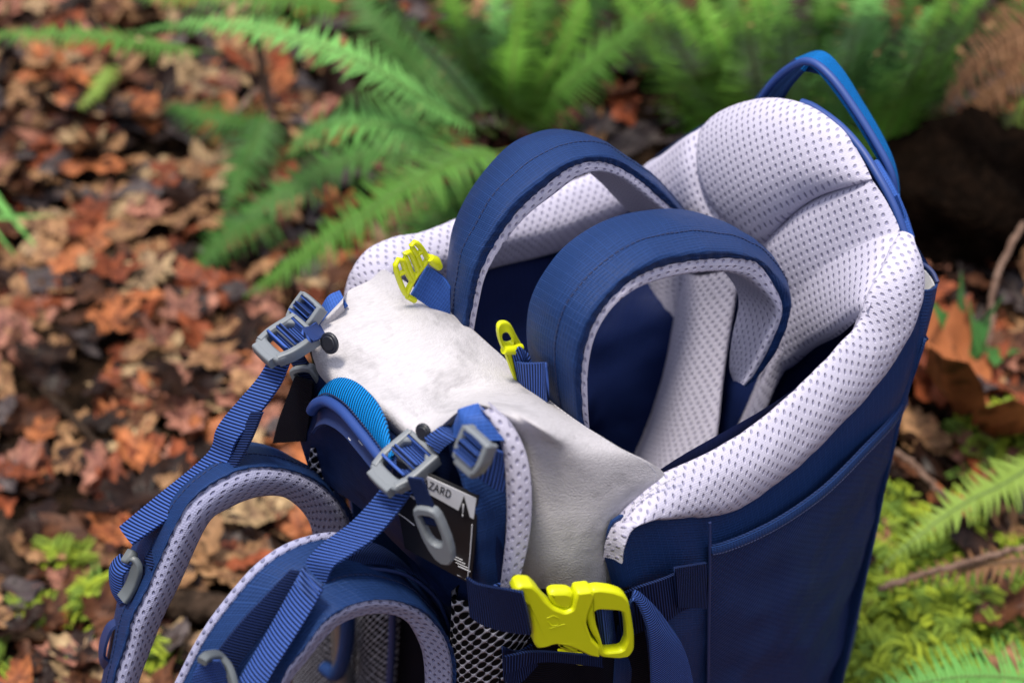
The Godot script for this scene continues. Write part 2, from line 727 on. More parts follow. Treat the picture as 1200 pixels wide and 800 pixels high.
	var leaf_tex := picture(256, 256, func(x, y):
		var p := Vector2((x - 128) / 128.0, y / 256.0)
		var vein := 0.0
		for k in 5:
			var a: float = [-1.15, -0.6, 0.0, 0.6, 1.15][k]
			var d := p - Vector2(0, 0.12)
			var dirv := Vector2(sin(a), cos(a))
			var along := d.dot(dirv)
			var off := absf(d.cross(dirv))
			if along > 0: vein = maxf(vein, 1.0 - smoothstep(0.006, 0.022, off))
			var side := absf(fmod(along * 9.0 - off * 7.0 + 20.0, 1.0) - 0.5)
			if off < 0.3 and along > 0.05: vein = maxf(vein, (1.0 - smoothstep(0.0, 0.09, side)) * 0.35)
		var n := blot.get_noise_2d(x, y)
		var c := 0.80 + 0.30 * n - 0.28 * smoothstep(0.18, 0.42, blot.get_noise_2d(x * 2.3 + 500, y * 2.3)) + 0.16 * vein
		return Color(c, c * (0.97 - 0.1 * maxf(0, -n)), c * 0.93))
	var i := 0
	for c in LEAF_COLORS:
		var m := make("leaf_" + c[0], lin(c[1].x, c[1].y, c[1].z), c[2])
		m.albedo_texture = leaf_tex
		m.metallic_specular = 0.28
		m.heightmap_enabled = true
		m.heightmap_texture = leaf_tex
		m.heightmap_scale = 0.12
		i += 1
	var lit := make("litter", Color.WHITE, 0.6)
	lit.albedo_texture = leaf_tex
	lit.vertex_color_use_as_albedo = true
	lit.metallic_specular = 0.28
	for c in [["fern_bright", Vector3(0.14, 0.36, 0.085)], ["fern_mid", Vector3(0.075, 0.19, 0.028)], ["fern_dark", Vector3(0.042, 0.125, 0.022)], ["fern_lush", Vector3(0.12, 0.29, 0.032)], ["fern_yellow", Vector3(0.19, 0.29, 0.05)], ["fern_dead", Vector3(0.17, 0.085, 0.040)], ["plant_green", Vector3(0.05, 0.17, 0.04)]]:
		var m := make(c[0], lin(c[1].x, c[1].y, c[1].z), 0.5)
		m.backlight_enabled = true
		m.backlight = Color(0.35, 0.35, 0.35)
		m.metallic_specular = 0.25
	make("fern_stalk", lin(0.10, 0.16, 0.035), 0.6)
	make("stalk_brown", lin(0.09, 0.05, 0.02), 0.7)
	var ms := make("moss", Color.WHITE, 0.8)
	ms.vertex_color_use_as_albedo = true
	ms.backlight_enabled = true
	ms.backlight = Color(0.4, 0.4, 0.4)

const LEAF_COLORS := [["rust", Vector3(0.30, 0.085, 0.038), 0.5], ["orange", Vector3(0.48, 0.175, 0.070), 0.5], ["tan", Vector3(0.36, 0.21, 0.11), 0.6], ["pale", Vector3(0.46, 0.34, 0.20), 0.6], ["pink", Vector3(0.40, 0.19, 0.14), 0.5], ["brown", Vector3(0.12, 0.05, 0.026), 0.5], ["grey", Vector3(0.10, 0.085, 0.09), 0.35], ["dark", Vector3(0.028, 0.014, 0.010), 0.4]]

# ---------------------------------------------------------------- the carrier
func swapped(uv: Array) -> Array:
	var out := []
	for r in uv:
		var n := PackedVector2Array()
		for p in r:
			n.append(Vector2(p.y, p.x))
		out.append(n)
	return out

func flat_uv(rows: Array, x: Vector3, y: Vector3) -> Array:
	var out := []
	for r in rows:
		var n := PackedVector2Array()
		for p in r:
			n.append(Vector2(p.dot(x), p.dot(y)))
		out.append(n)
	return out

func sheet(called: String, rows: Array, thick: float, hint: Vector3, m: String, parent: Node3D, turn := false, label := "", laid := []) -> MeshInstance3D:
	var g := Geo.new()
	shell(g, rows, thick, hint, flat_uv(rows, laid[0], laid[1]) if laid.size() else swapped(metric(rows)) if turn else null)
	return part(called, g, mat[m], parent, label)

func cord(called: String, p: PackedVector3Array, r: float, m: String, parent: Node3D, n := 30, sides := 8) -> MeshInstance3D:
	var g := Geo.new()
	tube(g, p, r, n, sides)
	return part(called, g, mat[m], parent)

func band(called: String, one: Array, two: Array, place: float, m: String, parent: Node3D, hint: Vector3, axis := "b", n := 40, bow := 0.0, thick := 0.0018, label := "") -> MeshInstance3D:
	var g := Geo.new()
	var p1 := PackedVector3Array()
	var p2 := PackedVector3Array()
	for k in one.size():
		var e: Array = one[k].duplicate()
		var f: Array = two[k].duplicate()
		if e.size() < 3: e.append(place)
		if f.size() < 3: f.append(place)
		p1.append_array(pts([e], axis)); p2.append_array(pts([f], axis))
	ribbon(g, p1, p2, thick, hint, n, 6, bow)
	return part(called, g, mat[m], parent, label)

func stitches(called: String, p: PackedVector3Array, m: String, parent: Node3D, every := 0.004, r := 0.0005) -> void:
	# a row of single stitches, joined into one part
	var total := 0.0
	var c := curve(p, p.size() * 8)
	for k in range(1, c.size()):
		total += c[k].distance_to(c[k - 1])
	var n := maxi(4, int(total / every))
	var e := even(p, n * 3)
	var g := Geo.new()
	for k in n:
		sweep(g, PackedVector3Array([e[k * 3], e[k * 3 + 1], e[k * 3 + 2]]), PackedVector3Array([Vector3(0.3, 0.8, 0.2)]), disc(r, 5))
	var o := part(called, g, mat[m], parent)
	o.set_meta("kind", "stuff")

# a loop of four edge lines: outer far, crest, seam, inner far; navy outside, mesh inside
func padded(called: String, of: Array, c: Array, e: Array, inn: Array, b_of, b_c, b_e, b_in, root: Node3D, label: String, puffed: float, side_out: float, m_out: String, m_in: String, lip := []) -> MeshInstance3D:
	var put := func(l, b):
		var out := []
		for k in l.size():
			out.append([l[k][0], l[k][1], l[k][2] if l[k].size() > 2 else b])
		return pts(out)
	var p_of: PackedVector3Array = put.call(of, b_of)
	var p_c: PackedVector3Array = put.call(c, b_c)
	var p_e: PackedVector3Array = put.call(e, b_e)
	var p_in: PackedVector3Array = put.call(inn, b_in)
	var centre := Vector3.ZERO
	for p in p_in: centre += p / p_in.size()
	var mid := PackedVector3Array()
	for k in p_of.size():
		var m := p_of[k].lerp(p_c[k], 0.5)
		var away := m - p_in[k].lerp(p_e[k], 0.5)
		mid.append(m + away.normalized() * puffed)
	var rows := loft([p_of, mid, p_c, mixed(p_c, p_e, 0.6, al * 0.0015), p_e], 150, 20)
	var hint := Vector3.ZERO
	var ns := normals(rows, up)
	hint = ns[8][30]
	rows = wrinkle(rows, 0.0016, 0.04, hint)
	# puckers where the cloth is gathered into the seam
	for r in range(11, 21):
		for j in 151:
			rows[r][j] += ns[r][j] * 0.00055 * minf(1.0, (r - 10) / 5.0) * sin(j * 1.3 + 2.0 * sin(j * 0.31))
	var g := Geo.new()
	shell(g, rows, 0.0, hint)
	var o := part(called, g, mat[m_out], root, label)
	var inner_rows := [p_e, mixed(p_e, p_in, 0.2, al * side_out), mixed(p_e, p_in, 0.6, al * side_out), p_in, mixed(p_in, p_of, 0.5, -al * 0.004), p_of]
	if lip.size():
		var p_lip := line(lip, b_e - 0.001)
		inner_rows = [p_e, mixed(p_e, p_lip, 0.5, al * 0.0022), p_lip, mixed(p_lip, p_in, 0.5, -al * 0.002), p_in, mixed(p_in, p_of, 0.5), p_of]
	var sewn := PackedVector3Array()
	ns = normals(rows, hint)
	for k in rows[7].size(): sewn.append(rows[7][k] + ns[7][k] * 0.0003)
	stitches("stitching", sewn, "navy_thread", o, 0.0042, 0.0004)
	var rows2 := loft(inner_rows, 72, 24)
	var g2 := Geo.new()
	shell(g2, rows2, 0.0, -hint, swapped(metric(rows2)))
	part("lining", g2, mat[m_in], o)
	return o

# ladder buckle in its own frame: x across the webbing, y along it, z outwards
func ladder_lock(called: String, at: Vector3, x: Vector3, y: Vector3, w: float, l: float, root: Node3D, web := "webbing") -> MeshInstance3D:
	x = x.normalized()
	y = (y - x * y.dot(x)).normalized()
	var z := x.cross(y).normalized()
	var f := func(a: Array, lift := 0.0) -> PackedVector3Array:
		var out := PackedVector3Array()
		for p in a: out.append(at + x * p[0] * w / 2 + y * p[1] * l / 2 + z * lift)
		return out
	var g := Geo.new()
	plate(g, rounded(f.call([[-0.9, 1.0], [0.9, 1.0], [1.0, 0.9], [1.0, -0.5], [0.78, -1.0], [-0.78, -1.0], [-1.0, -0.5], [-1.0, 0.9]]), 1), z, 0.0062, 0.0013, rounded(f.call([[-0.72, 0.74], [0.72, 0.74], [0.72, -0.3], [0.6, -0.56], [-0.6, -0.56], [-0.72, -0.3]]), 1))
	# raised cheeks, and a broad lip at the free end
	for s in [-1.0, 1.0]:
		sweep(g, curve(f.call([[s * 0.88, 0.9], [s * 0.89, 0.4], [s * 0.88, -0.2], [s * 0.72, -0.75]], 0.0006), 12), PackedVector3Array([x]), slab(w * 0.15, 0.0090, 0.0010))
	sweep(g, curve(f.call([[-0.66, -0.82], [0.0, -0.84], [0.66, -0.82]], 0.0008), 10), PackedVector3Array([y]), slab(l * 0.3, 0.0076, 0.0014))
	var o := part(called, g, mat["grey_plastic"], root)
	var g2 := Geo.new()
	sweep(g2, f.call([[-0.85, 0.12], [0.85, 0.12]], -0.0012), PackedVector3Array([y]), slab(l * 0.12, 0.0034, 0.001))
	part("crossbar", g2, mat["grey_plastic"], o)
	# webbing threaded over both bars in two humps
	for hump in [[[0.80, -0.004], [0.72, 0.0016], [0.55, 0.0040], [0.34, 0.0036], [0.20, 0.0010], [0.15, -0.005]], [[0.13, -0.005], [0.08, 0.0018], [-0.06, 0.0042], [-0.22, 0.0036], [-0.34, 0.0004], [-0.38, -0.006]]]:
		var g3 := Geo.new()
		var one := PackedVector3Array()
		var two := PackedVector3Array()
		for s in hump:
			var p: Vector3 = at + y * (s[0] * l / 2) + z * s[1]
			one.append(p - x * w * 0.37); two.append(p + x * w * 0.37)
		ribbon(g3, one, two, 0.0016, z, 24)
		part("folded_webbing", g3, mat[web], o)
	return o

func lettering(text: String, at: Vector3, x: Vector3, y: Vector3, height: float, m: String, parent: Node3D, called: String, squeeze := 1.0) -> void:
	var t := TextMesh.new()
	var f := SystemFont.new()
	f.font_names = PackedStringArray(["Droid Sans"])
	t.font = f
	t.text = text
	t.font_size = 64
	t.pixel_size = height / 46.0
	t.depth = 0.0003
	t.curve_step = 1.0
	var o := MeshInstance3D.new()
	o.name = called
	o.mesh = t
	o.material_override = mat[m]
	parent.add_child(o, true)
	x = x.normalized()
	y = (y - x * y.dot(x)).normalized()
	o.global_transform = Transform3D(Basis(x * squeeze, y, x.cross(y)), at)

func carrier() -> void:
	var root := thing("child_carrier", "navy and white padded child carrier with lime buckles standing in the leaves", "child carrier", lc(0, 0, GROUND))
	# ---- headrest: three cushions meeting at a seam star
	var h_top := pts([[820, 150, -0.165], [846, 132, -0.176], [880, 120, -0.180], [915, 117, -0.180], [950, 126, -0.178], [980, 147, -0.174], [1004, 174, -0.170]], "a")
	var h_right := pts([[1004, 174, -0.170], [1014, 192, -0.168], [1023, 211, -0.165]], "a")
	var h_left := pts([[820, 150, -0.165], [817, 190, -0.150], [824, 222, -0.146], [842, 250, -0.146], [868, 270, -0.148], [894, 287, -0.150]], "a")
	var seam := pts([[894, 287, -0.150], [912, 268, -0.152], [938, 244, -0.155], [965, 227, -0.159], [995, 216, -0.162], [1023, 211, -0.165]], "a")
	var rows := puff(puff(coons(h_top, seam, h_left, h_right, 64, 56), 0.016, af + up * 0.4, 2.3), 0.007, af + up * 0.4, 14.0)
	sheet("headrest_cushion", rows, 0.0, af + up * 0.4, "white_mesh", root, false, "", [al, up * 0.9 - af * 0.65])
	var r_right := pts([[1023, 211, -0.165, "a"], [1040, 237, -0.168, "a"], [1055, 270, -0.168, "a"], [1052, 292, -0.158, "a"], [1040, 318, -0.142, "a"], [1018, 362, -0.110, "a"]])
	var r_left := pts([[894, 287, -0.150, "a"], [905, 306, -0.150, "a"], [916, 335, -0.150, "a"], [918, 370, -0.150, "a"], [905, 410, -0.148, "a"], [890, 445, -0.146, "a"]])
	var r_bot := pts([[890, 445, -0.146, "a"], [925, 432, -0.146, "a"], [955, 408, -0.142, "a"], [985, 392, -0.130, "a"], [1018, 362, -0.110, "a"]])
	rows = puff(puff(coons(seam, r_bot, r_left, r_right, 64, 70), 0.012, af + al * 0.3 + up * 0.3, 2.3), 0.007, af + up * 0.4, 14.0)
	sheet("headrest_cushion", rows, 0.0, af + up * 0.4, "white_mesh", root, false, "", [al, up * 0.9 - af * 0.65])
	var l_top := pts([[742, 212, -0.150, "b"], [757, 192, -0.140, "b"], [778, 180, -0.118, "b"], [800, 165, -0.098, "b"], [820, 150, -0.165, "a"]])
	var l_left := pts([[742, 212, -0.150, "b"], [745, 250, -0.140, "b"], [760, 300, -0.125, "b"], [778, 350, -0.112, "b"]])
	var l_bot := pts([[778, 350, -0.112, "b"], [806, 352, -0.100, "b"], [850, 335, -0.062, "b"], [894, 287, -0.150, "a"]])
	rows = puff(puff(coons(l_top, l_bot, l_left, h_left, 56, 56), 0.012, af + al + up * 0.4, 2.3), 0.007, af + al + up * 0.4, 14.0)
	sheet("headrest_cushion", rows, 0.0, af + al + up * 0.4, "white_mesh", root, false, "", [(al - af * 0.5), up * 0.9 - af * 0.5])
	# navy back of the headrest with its piping
	var shell_top := pts([[735, 222, -0.215], [760, 190, -0.200], [820, 148, -0.192], [880, 119, -0.192], [950, 125, -0.192], [1005, 172, -0.187], [1045, 232, -0.183], [1064, 275, -0.180]], "a")
	var shell_low := pts([[745, 420, -0.20], [800, 400, -0.20], [850, 390, -0.20], [900, 380, -0.20], [960, 380, -0.20], [1010, 385, -0.20], [1050, 390, -0.20], [1078, 400, -0.19]], "a")
	sheet("headrest_back", loft([shell_top, mixed(shell_top, shell_low, 0.5, -af * 0.02), shell_low], 40, 16), 0.003, -af, "navy_nylon", root)
	cord("piping", pts([[940, 120, -0.186], [955, 126, -0.186], [985, 148, -0.184], [1010, 176, -0.180], [1030, 208, -0.176], [1048, 242, -0.174], [1060, 275, -0.172]], "a"), 0.0030, "blue_binding", root, 40)
	cord("piping", pts([[1023, 192, -0.186], [1040, 220, -0.182], [1054, 250, -0.180], [1064, 280, -0.178]], "a"), 0.0050, "blue_nylon", root, 30)
	# carry handle over the headrest
	var gh_out := [[868, 148], [880, 122], [905, 90], [932, 68], [962, 59], [985, 77], [1012, 119], [1036, 160], [1050, 193], [1055, 225], [1053, 262]]
	var gh_in := [[905, 150], [912, 122], [925, 100], [940, 82], [950, 74], [970, 92], [998, 130], [1023, 170], [1040, 202], [1046, 230], [1048, 262]]
	for e in gh_out: e.append(-0.238)
	for e in gh_in: e.append(-0.198)
	var handle := band("carry_handle", gh_out.slice(3), gh_in.slice(3), -0.200, "sky_tape", root, up, "a", 60, 0.0, 0.0022)
	band("handle_end", gh_out.slice(0, 4), gh_in.slice(0, 4), -0.2, "navy_nylon", handle, up, "a", 24, 0.0, 0.0022)
	var ed := []
	for k in gh_in.size(): ed.append([gh_in[k][0], gh_in[k][1]])
	cord("edge_binding", line([[885, 128], [905, 98], [928, 78], [950, 72], [974, 90], [1002, 128], [1028, 170], [1044, 202], [1049, 232], [1050, 268]], -0.1965, "a"), 0.0028, "blue_binding", handle, 50)
	band("underside", [[874, 140], [895, 106], [922, 82], [950, 70], [974, 88], [1000, 122], [1026, 164], [1044, 200], [1049, 262]], [[914, 150], [918, 118], [928, 100], [940, 84], [972, 94], [998, 130], [1022, 170], [1039, 204], [1045, 262]], -0.203, "navy_nylon", handle, -up, "a", 50)
	band("handle_tab", [[1040, 236], [1050, 258], [1058, 280]], [[1052, 228], [1060, 252], [1063, 276]], -0.178, "blue_nylon", root, af, "a", 12)
	# ---- padded rims
	var near_l := pts([[717, 642, 0.148], [718, 623, 0.145], [727, 602, 0.141], [750, 576, 0.139], [778, 556, 0.139], [850, 521, 0.140], [905, 485, 0.141], [950, 442, 0.141], [988, 403, 0.140], [1012, 376, 0.138], [1022, 345, 0.134], [1036, 315, 0.128], [1049, 288, 0.119], [1056, 271, 0.113]])
	var near_r := pts([[719, 655, 0.151], [723, 634, 0.153], [735, 614, 0.154], [762, 610, 0.155], [800, 608, 0.155], [850, 602, 0.155], [902, 574, 0.155], [952, 531, 0.154], [1002, 481, 0.153], [1050, 421, 0.150], [1077, 369, 0.146], [1084, 334, 0.139], [1078, 303, 0.128], [1062, 277, 0.116]])
	var rim_rows := [moved(near_l, -al * 0.010 - up * 0.040), moved(near_l, -al * 0.005 - up * 0.012), near_l, mixed(near_l, near_r, 0.33, al * 0.008 + up * 0.003), mixed(near_l, near_r, 0.68, al * 0.008), near_r, moved(near_r, -al * 0.009 - up * 0.006)]
	var rim := sheet("padded_rim", wrinkle(loft(rim_rows, 90, 36), 0.0016, 0.04, al), 0.0, al, "white_mesh", root)
	stitches("stitching", pts([[721, 634, 0.150], [727, 614, 0.149], [741, 594, 0.147], [760, 577, 0.146], [778, 566, 0.147], [800, 556, 0.149]]), "thread", rim)
	var far_t := pts([[412, 350, -0.150], [415, 334, -0.150], [420, 317, -0.150], [433, 298, -0.150], [452, 286, -0.150], [490, 276, -0.150], [530, 263, -0.150], [575, 250, -0.150], [621, 236, -0.150], [660, 222, -0.150], [692, 208, -0.150], [720, 198, -0.150], [745, 192, -0.150]])
	var far_m := mixed(far_t, pts([[428, 352, -0.140], [436, 345, -0.140], [446, 338, -0.140], [462, 330, -0.140], [485, 322, -0.140], [515, 315, -0.140], [548, 308, -0.140], [590, 298, -0.140], [630, 292, -0.140], [665, 282, -0.140], [700, 268, -0.140], [730, 254, -0.140], [755, 245, -0.140]]), 0.45, al * 0.012)
	var far_b := pts([[432, 352, -0.140], [440, 348, -0.140], [450, 343, -0.140], [465, 338, -0.140], [490, 332, -0.140], [520, 325, -0.140], [550, 315, -0.140], [590, 302, -0.140], [630, 293, -0.140], [662, 284, -0.140], [700, 270, -0.140], [732, 255, -0.140], [757, 246, -0.140]])
	sheet("padded_rim", wrinkle(loft([moved(far_t, -al * 0.016 - up * 0.045), moved(far_t, -al * 0.012 - up * 0.01), far_t, far_m, far_b, moved(far_b, -al * 0.006 - up * 0.012)], 70, 24), 0.002, 0.05, al), 0.0, al + up, "white_mesh", root)
	# ---- the seat inside
	var wall_top := PackedVector3Array([lc(0.12, -0.142, -0.07), lc(0.05, -0.146, -0.08), lc(-0.05, -0.148, -0.10), lc(-0.14, -0.145, -0.13), lc(-0.195, -0.08, -0.10), lc(-0.200, 0, -0.08), lc(-0.180, 0.08, -0.04), lc(-0.135, 0.126, -0.02), lc(-0.05, 0.132, -0.035), lc(0.05, 0.130, -0.035), lc(0.10, 0.125, -0.05)])
	var wall_mid := PackedVector3Array([lc(0.11, -0.110, -0.2), lc(0.05, -0.118, -0.2), lc(-0.04, -0.118, -0.2), lc(-0.10, -0.110, -0.2), lc(-0.135, -0.07, -0.2), lc(-0.14, 0, -0.2), lc(-0.135, 0.07, -0.2), lc(-0.10, 0.115, -0.2), lc(-0.04, 0.120, -0.2), lc(0.05, 0.118, -0.2), lc(0.10, 0.11, -0.2)])
	var wall_low := PackedVector3Array()
	for p in wall_mid: wall_low.append(lc(0, 0, -0.33) + (p - lc(0, 0, -0.2)) * 0.8)
	var floor_pts := PackedVector3Array()
	for p in wall_mid: floor_pts.append(lc(0.02, 0, -0.35))
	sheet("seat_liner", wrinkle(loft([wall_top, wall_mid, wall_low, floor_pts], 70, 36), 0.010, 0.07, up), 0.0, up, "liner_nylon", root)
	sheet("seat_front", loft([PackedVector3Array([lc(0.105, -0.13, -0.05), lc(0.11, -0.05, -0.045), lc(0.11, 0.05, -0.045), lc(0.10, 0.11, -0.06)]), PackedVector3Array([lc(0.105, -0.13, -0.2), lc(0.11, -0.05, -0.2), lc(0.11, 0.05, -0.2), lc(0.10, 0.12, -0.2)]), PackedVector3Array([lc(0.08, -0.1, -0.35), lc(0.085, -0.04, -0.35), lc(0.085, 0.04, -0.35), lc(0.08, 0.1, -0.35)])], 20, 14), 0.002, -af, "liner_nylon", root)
	# padded columns on the seat back
	var c_l := pts([[806, 318, -0.150, "a"], [796, 355, -0.146, "a"], [787, 400, -0.138, "a"], [776, 450, -0.126, "a"], [760, 505, -0.110, "a"], [738, 555, -0.090, "a"]])
	var c_r := pts([[868, 312, -0.150, "a"], [863, 355, -0.146, "a"], [855, 400, -0.138, "a"], [848, 450, -0.126, "a"], [842, 505, -0.110, "a"], [832, 560, -0.090, "a"]])
	sheet("seat_back_pad", loft([moved(c_l, vf * 0.03), moved(c_l, vf * 0.004), mixed(c_l, c_r, 0.12, af * 0.006), mixed(c_l, c_r, 0.5, af * 0.013), mixed(c_l, c_r, 0.88, af * 0.006), moved(c_r, vf * 0.004), moved(c_r, vf * 0.03)], 50, 26), 0.0, af, "white_mesh", root, true)
	var d_l := pts([[736, 330, -0.162, "a"], [745, 352, -0.160, "a"], [765, 375, -0.158, "a"], [782, 392, -0.155, "a"], [783, 420, -0.150, "a"], [775, 455, -0.14, "a"]])
	var d_r := pts([[815, 312, -0.158, "a"], [812, 340, -0.158, "a"], [808, 370, -0.156, "a"], [803, 400, -0.152, "a"], [798, 430, -0.148, "a"], [790, 455, -0.138, "a"]])
	sheet("seat_back_pad", loft([moved(d_l, vf * 0.02), d_l, mixed(d_l, d_r, 0.5, af * 0.006), d_r], 40, 14), 0.0, af, "white_mesh", root, true)
	var e_l := pts([[918, 372, -0.152, "a"], [905, 410, -0.148, "a"], [893, 445, -0.142, "a"], [874, 490, -0.130, "a"], [852, 535, -0.112, "a"]])
	var e_r := pts([[982, 388, -0.142, "a"], [944, 406, -0.145, "a"], [918, 438, -0.142, "a"], [898, 480, -0.130, "a"], [880, 530, -0.110, "a"]])
	sheet("seat_back_pad", loft([moved(e_l, vf * 0.02), e_l, mixed(e_l, e_r, 0.5, af * 0.010), e_r, moved(e_r, vf * 0.02)], 40, 16), 0.0, af, "white_mesh", root, true)
	# ---- near side of the body
	var s_top := moved(near_r.slice(0, 12), -al * 0.004)
	for k in 4: s_top[k] -= al * 0.005 + up * 0.0025
	var s_bot := PackedVector3Array()
	for k in 12:
		var t := k / 11.0
		s_bot.append(lc(0.11 - 0.235 * t, 0.150 - 0.03 * pow(t, 3), -0.53))
	var s_left := PackedVector3Array([s_top[0]])
	s_left.append_array(pts([[720, 700, 0.147], [722, 760, 0.150]]))
	s_left.append(s_bot[0])
	var s_right := PackedVector3Array([s_top[11]])
	s_right.append_array(pts([[1078, 390, 0.142], [1060, 468, 0.138], [1026, 610, 0.135], [988, 795, 0.130]]))
	s_right.append(s_bot[11])
	sheet("side_panel", wrinkle(coons(s_top, s_bot, s_left, s_right, 50, 60), 0.003, 0.08, al), 0.002, al, "navy_nylon", root)
	var p_top := pts([[833, 640, 0.160], [850, 636, 0.161], [885, 622, 0.163], [925, 600, 0.164], [970, 567, 0.164], [1015, 522, 0.160], [1045, 490, 0.153], [1063, 463, 0.144]])
	var p_left := pts([[833, 640, 0.160], [832, 700, 0.161], [831, 800, 0.160]])
	p_left.append(lc(0.0, 0.152, -0.53))
	var p_right := pts([[1063, 463, 0.144], [1046, 540, 0.142], [1022, 640, 0.139], [986, 800, 0.133]])
	p_right.append(lc(-0.125, 0.122, -0.53))
	var p_bot := PackedVector3Array([lc(0.0, 0.152, -0.53), lc(-0.05, 0.152, -0.53), lc(-0.125, 0.122, -0.53)])
	var pk := sheet("side_pocket", wrinkle(puff(coons(p_top, p_bot, p_left, p_right, 50, 50), 0.007, al, 3.0), 0.0035, 0.06, al), 0.0016, al, "navy_oxford", root)
	var g := Geo.new()
	ribbon(g, moved(p_top, al * 0.001), moved(p_top, al * 0.0022 - up * 0.006), 0.0009, al, 50, 5, 0.0004)
	part("hem", g, mat["navy_nylon"], pk)
	stitches("stitching", moved(p_top, al * 0.0030 - up * 0.0055), "navy_thread", pk, 0.0028, 0.0004)
	cord("side_seam", pts([[832, 612, 0.158], [832, 660, 0.161], [831, 720, 0.163], [830, 800, 0.163]]), 0.0011, "navy_binding", root, 40, 6)
	# back compartment with its open top
	var bk := pts([[1064, 280, -0.19, "a"], [1078, 306, -0.20, "a"], [1090, 314, -0.205, "a"], [1100, 331, -0.195, "a"]])
	var bl := pts([[1060, 380, -0.20, "a"], [1064, 430, -0.19, "a"], [1066, 450, -0.185, "a"], [1066, 458, -0.165, "a"]])
	var back_low := PackedVector3Array([lc(-0.16, 0.06, -0.53), lc(-0.15, 0.09, -0.53), lc(-0.14, 0.11, -0.53), lc(-0.125, 0.12, -0.53)])
	var back := sheet("back_compartment", loft([bk, mixed(bk, bl, 0.5), bl, back_low], 16, 40), 0.002, al - af, "navy_nylon", root)
	var flap := pts([[1100, 331, -0.195], [1094, 360, -0.187], [1082, 405, -0.178], [1066, 458, -0.168], [1040, 560, -0.150], [986, 800, -0.135]], "a")
	var flap_in := pts([[1078, 340, 0.138], [1072, 372, 0.140], [1062, 410, 0.142], [1048, 455, 0.142], [1020, 560, 0.142], [960, 800, 0.140]])
	g = Geo.new()
	ribbon(g, flap_in, flap, 0.0018, al, 40, 6, 0.004)
	part("flap", g, mat["navy_nylon"], back)
	g = Geo.new()
	ribbon(g, pts([[1076, 312, -0.19], [1085, 318, -0.192], [1091, 326, -0.193], [1095, 334, -0.19]], "a"), pts([[1076, 342, -0.188], [1080, 342, -0.189], [1084, 341, -0.19], [1088, 340, -0.188]], "a"), 0.001, af, 16)
	part("flap_lining", g, mat["white_print"], back)
	cord("flap_edge", pts([[1074, 306, -0.192], [1086, 312, -0.196], [1094, 320, -0.196], [1099, 331, -0.193]], "a"), 0.0017, "navy_binding", back, 16, 6)
	# far side and underside, out of sight from here
	var f_bot := PackedVector3Array([lc(0.12, -0.14, -0.53), lc(0, -0.14, -0.53), lc(-0.12, -0.13, -0.53), lc(-0.16, 0.06, -0.53)])
	var f_top := PackedVector3Array([lc(0.12, -0.150, -0.06), lc(0.0, -0.163, -0.07), lc(-0.15, -0.150, -0.08), lc(-0.2, 0.02, -0.05)])
	sheet("far_panel", loft([f_top, mixed(f_top, f_bot, 0.5), f_bot], 30, 20), 0.002, -al, "navy_nylon", root)
	sheet("base_panel", loft([PackedVector3Array([lc(0.12, -0.14, -0.53), lc(0.11, 0.15, -0.53)]), PackedVector3Array([lc(-0.14, -0.12, -0.53), lc(-0.125, 0.12, -0.53)])], 8, 8), 0.004, -up, "black_webbing", root)
	for s in [-1.0, 1.0]:
		cord("frame_leg", PackedVector3Array([lc(0.15, s * 0.11, -0.14), lc(0.16, s * 0.12, -0.45), lc(0.15, s * 0.125, -0.565), lc(0.10, s * 0.125, -0.572), lc(-0.14, s * 0.11, -0.572)]), 0.008, "metal", root, 40, 10)
	cord("kickstand", PackedVector3Array([lc(0.16, -0.115, -0.42), lc(0.24, -0.11, -0.565), lc(0.25, 0, -0.572), lc(0.24, 0.11, -0.565), lc(0.16, 0.115, -0.42)]), 0.007, "metal", root, 40, 10)
	# ---- drool pad
	var back_edge := pts([[452, 316, -0.024, "h"], [480, 333, -0.020, "h"], [530, 367, -0.016, "h"], [582, 411, -0.014, "h"], [622, 450, -0.013, "h"], [668, 487, -0.012, "h"], [722, 522, 0.128, "b"], [776, 556, 0.140, "b"], [736, 600, 0.140, "b"], [716, 640, 0.141, "b"], [713, 690, 0.141, "b"]])
	var crest := pts([[432, 329, 0.000, "h"], [462, 352, 0.004, "h"], [503, 392, 0.006, "h"], [550, 428, 0.007, "h"], [590, 458, 0.007, "h"], [630, 493, 0.116, "b"], [670, 530, 0.130, "b"], [700, 575, 0.138, "b"], [690, 610, 0.139, "b"], [680, 645, 0.139, "b"], [675, 690, 0.138, "b"]])
	var front := pts([[408, 341, -0.004, "h"], [402, 373, 0.003, "h"], [438, 423, 0.004, "h"], [497, 456, 0.006, "h"], [545, 466, 0.008, "h"], [598, 484, 0.102, "b"], [624, 520, 0.114, "b"], [634, 575, 0.120, "b"], [632, 615, 0.122, "b"], [630, 650, 0.122, "b"], [628, 690, 0.122, "b"]])
	var low := pts([[402, 352, 0.152, "a"], [367, 396, 0.178, "a"], [391, 443, 0.186, "a"], [452, 478, 0.188, "a"], [497, 508, 0.187, "a"], [556, 474, 0.174, "a"], [594, 520, 0.095, "b"], [600, 575, 0.100, "b"], [598, 615, 0.100, "b"], [596, 650, 0.100, "b"], [592, 690, 0.100, "b"]])
	var under := pts([[404, 364, 0.150, "a"], [370, 422, 0.178, "a"], [396, 462, 0.182, "a"], [446, 498, 0.182, "a"], [490, 528, 0.182, "a"], [548, 500, 0.168, "a"], [586, 530, 0.085, "b"], [594, 580, 0.09, "b"], [592, 620, 0.09, "b"], [590, 655, 0.09, "b"], [584, 690, 0.09, "b"]])
	var tuck := moved(back_edge, -up * 0.03 - af * 0.006)
	rows = loft([tuck, back_edge, crest, front, low, under], 90, 40)
	rows = wrinkle(rows, 0.0007, 0.08, up + al * 0.5, false)
	var pad := sheet("drool_pad", rows, 0.0, up + al * 0.5, "fleece", root)
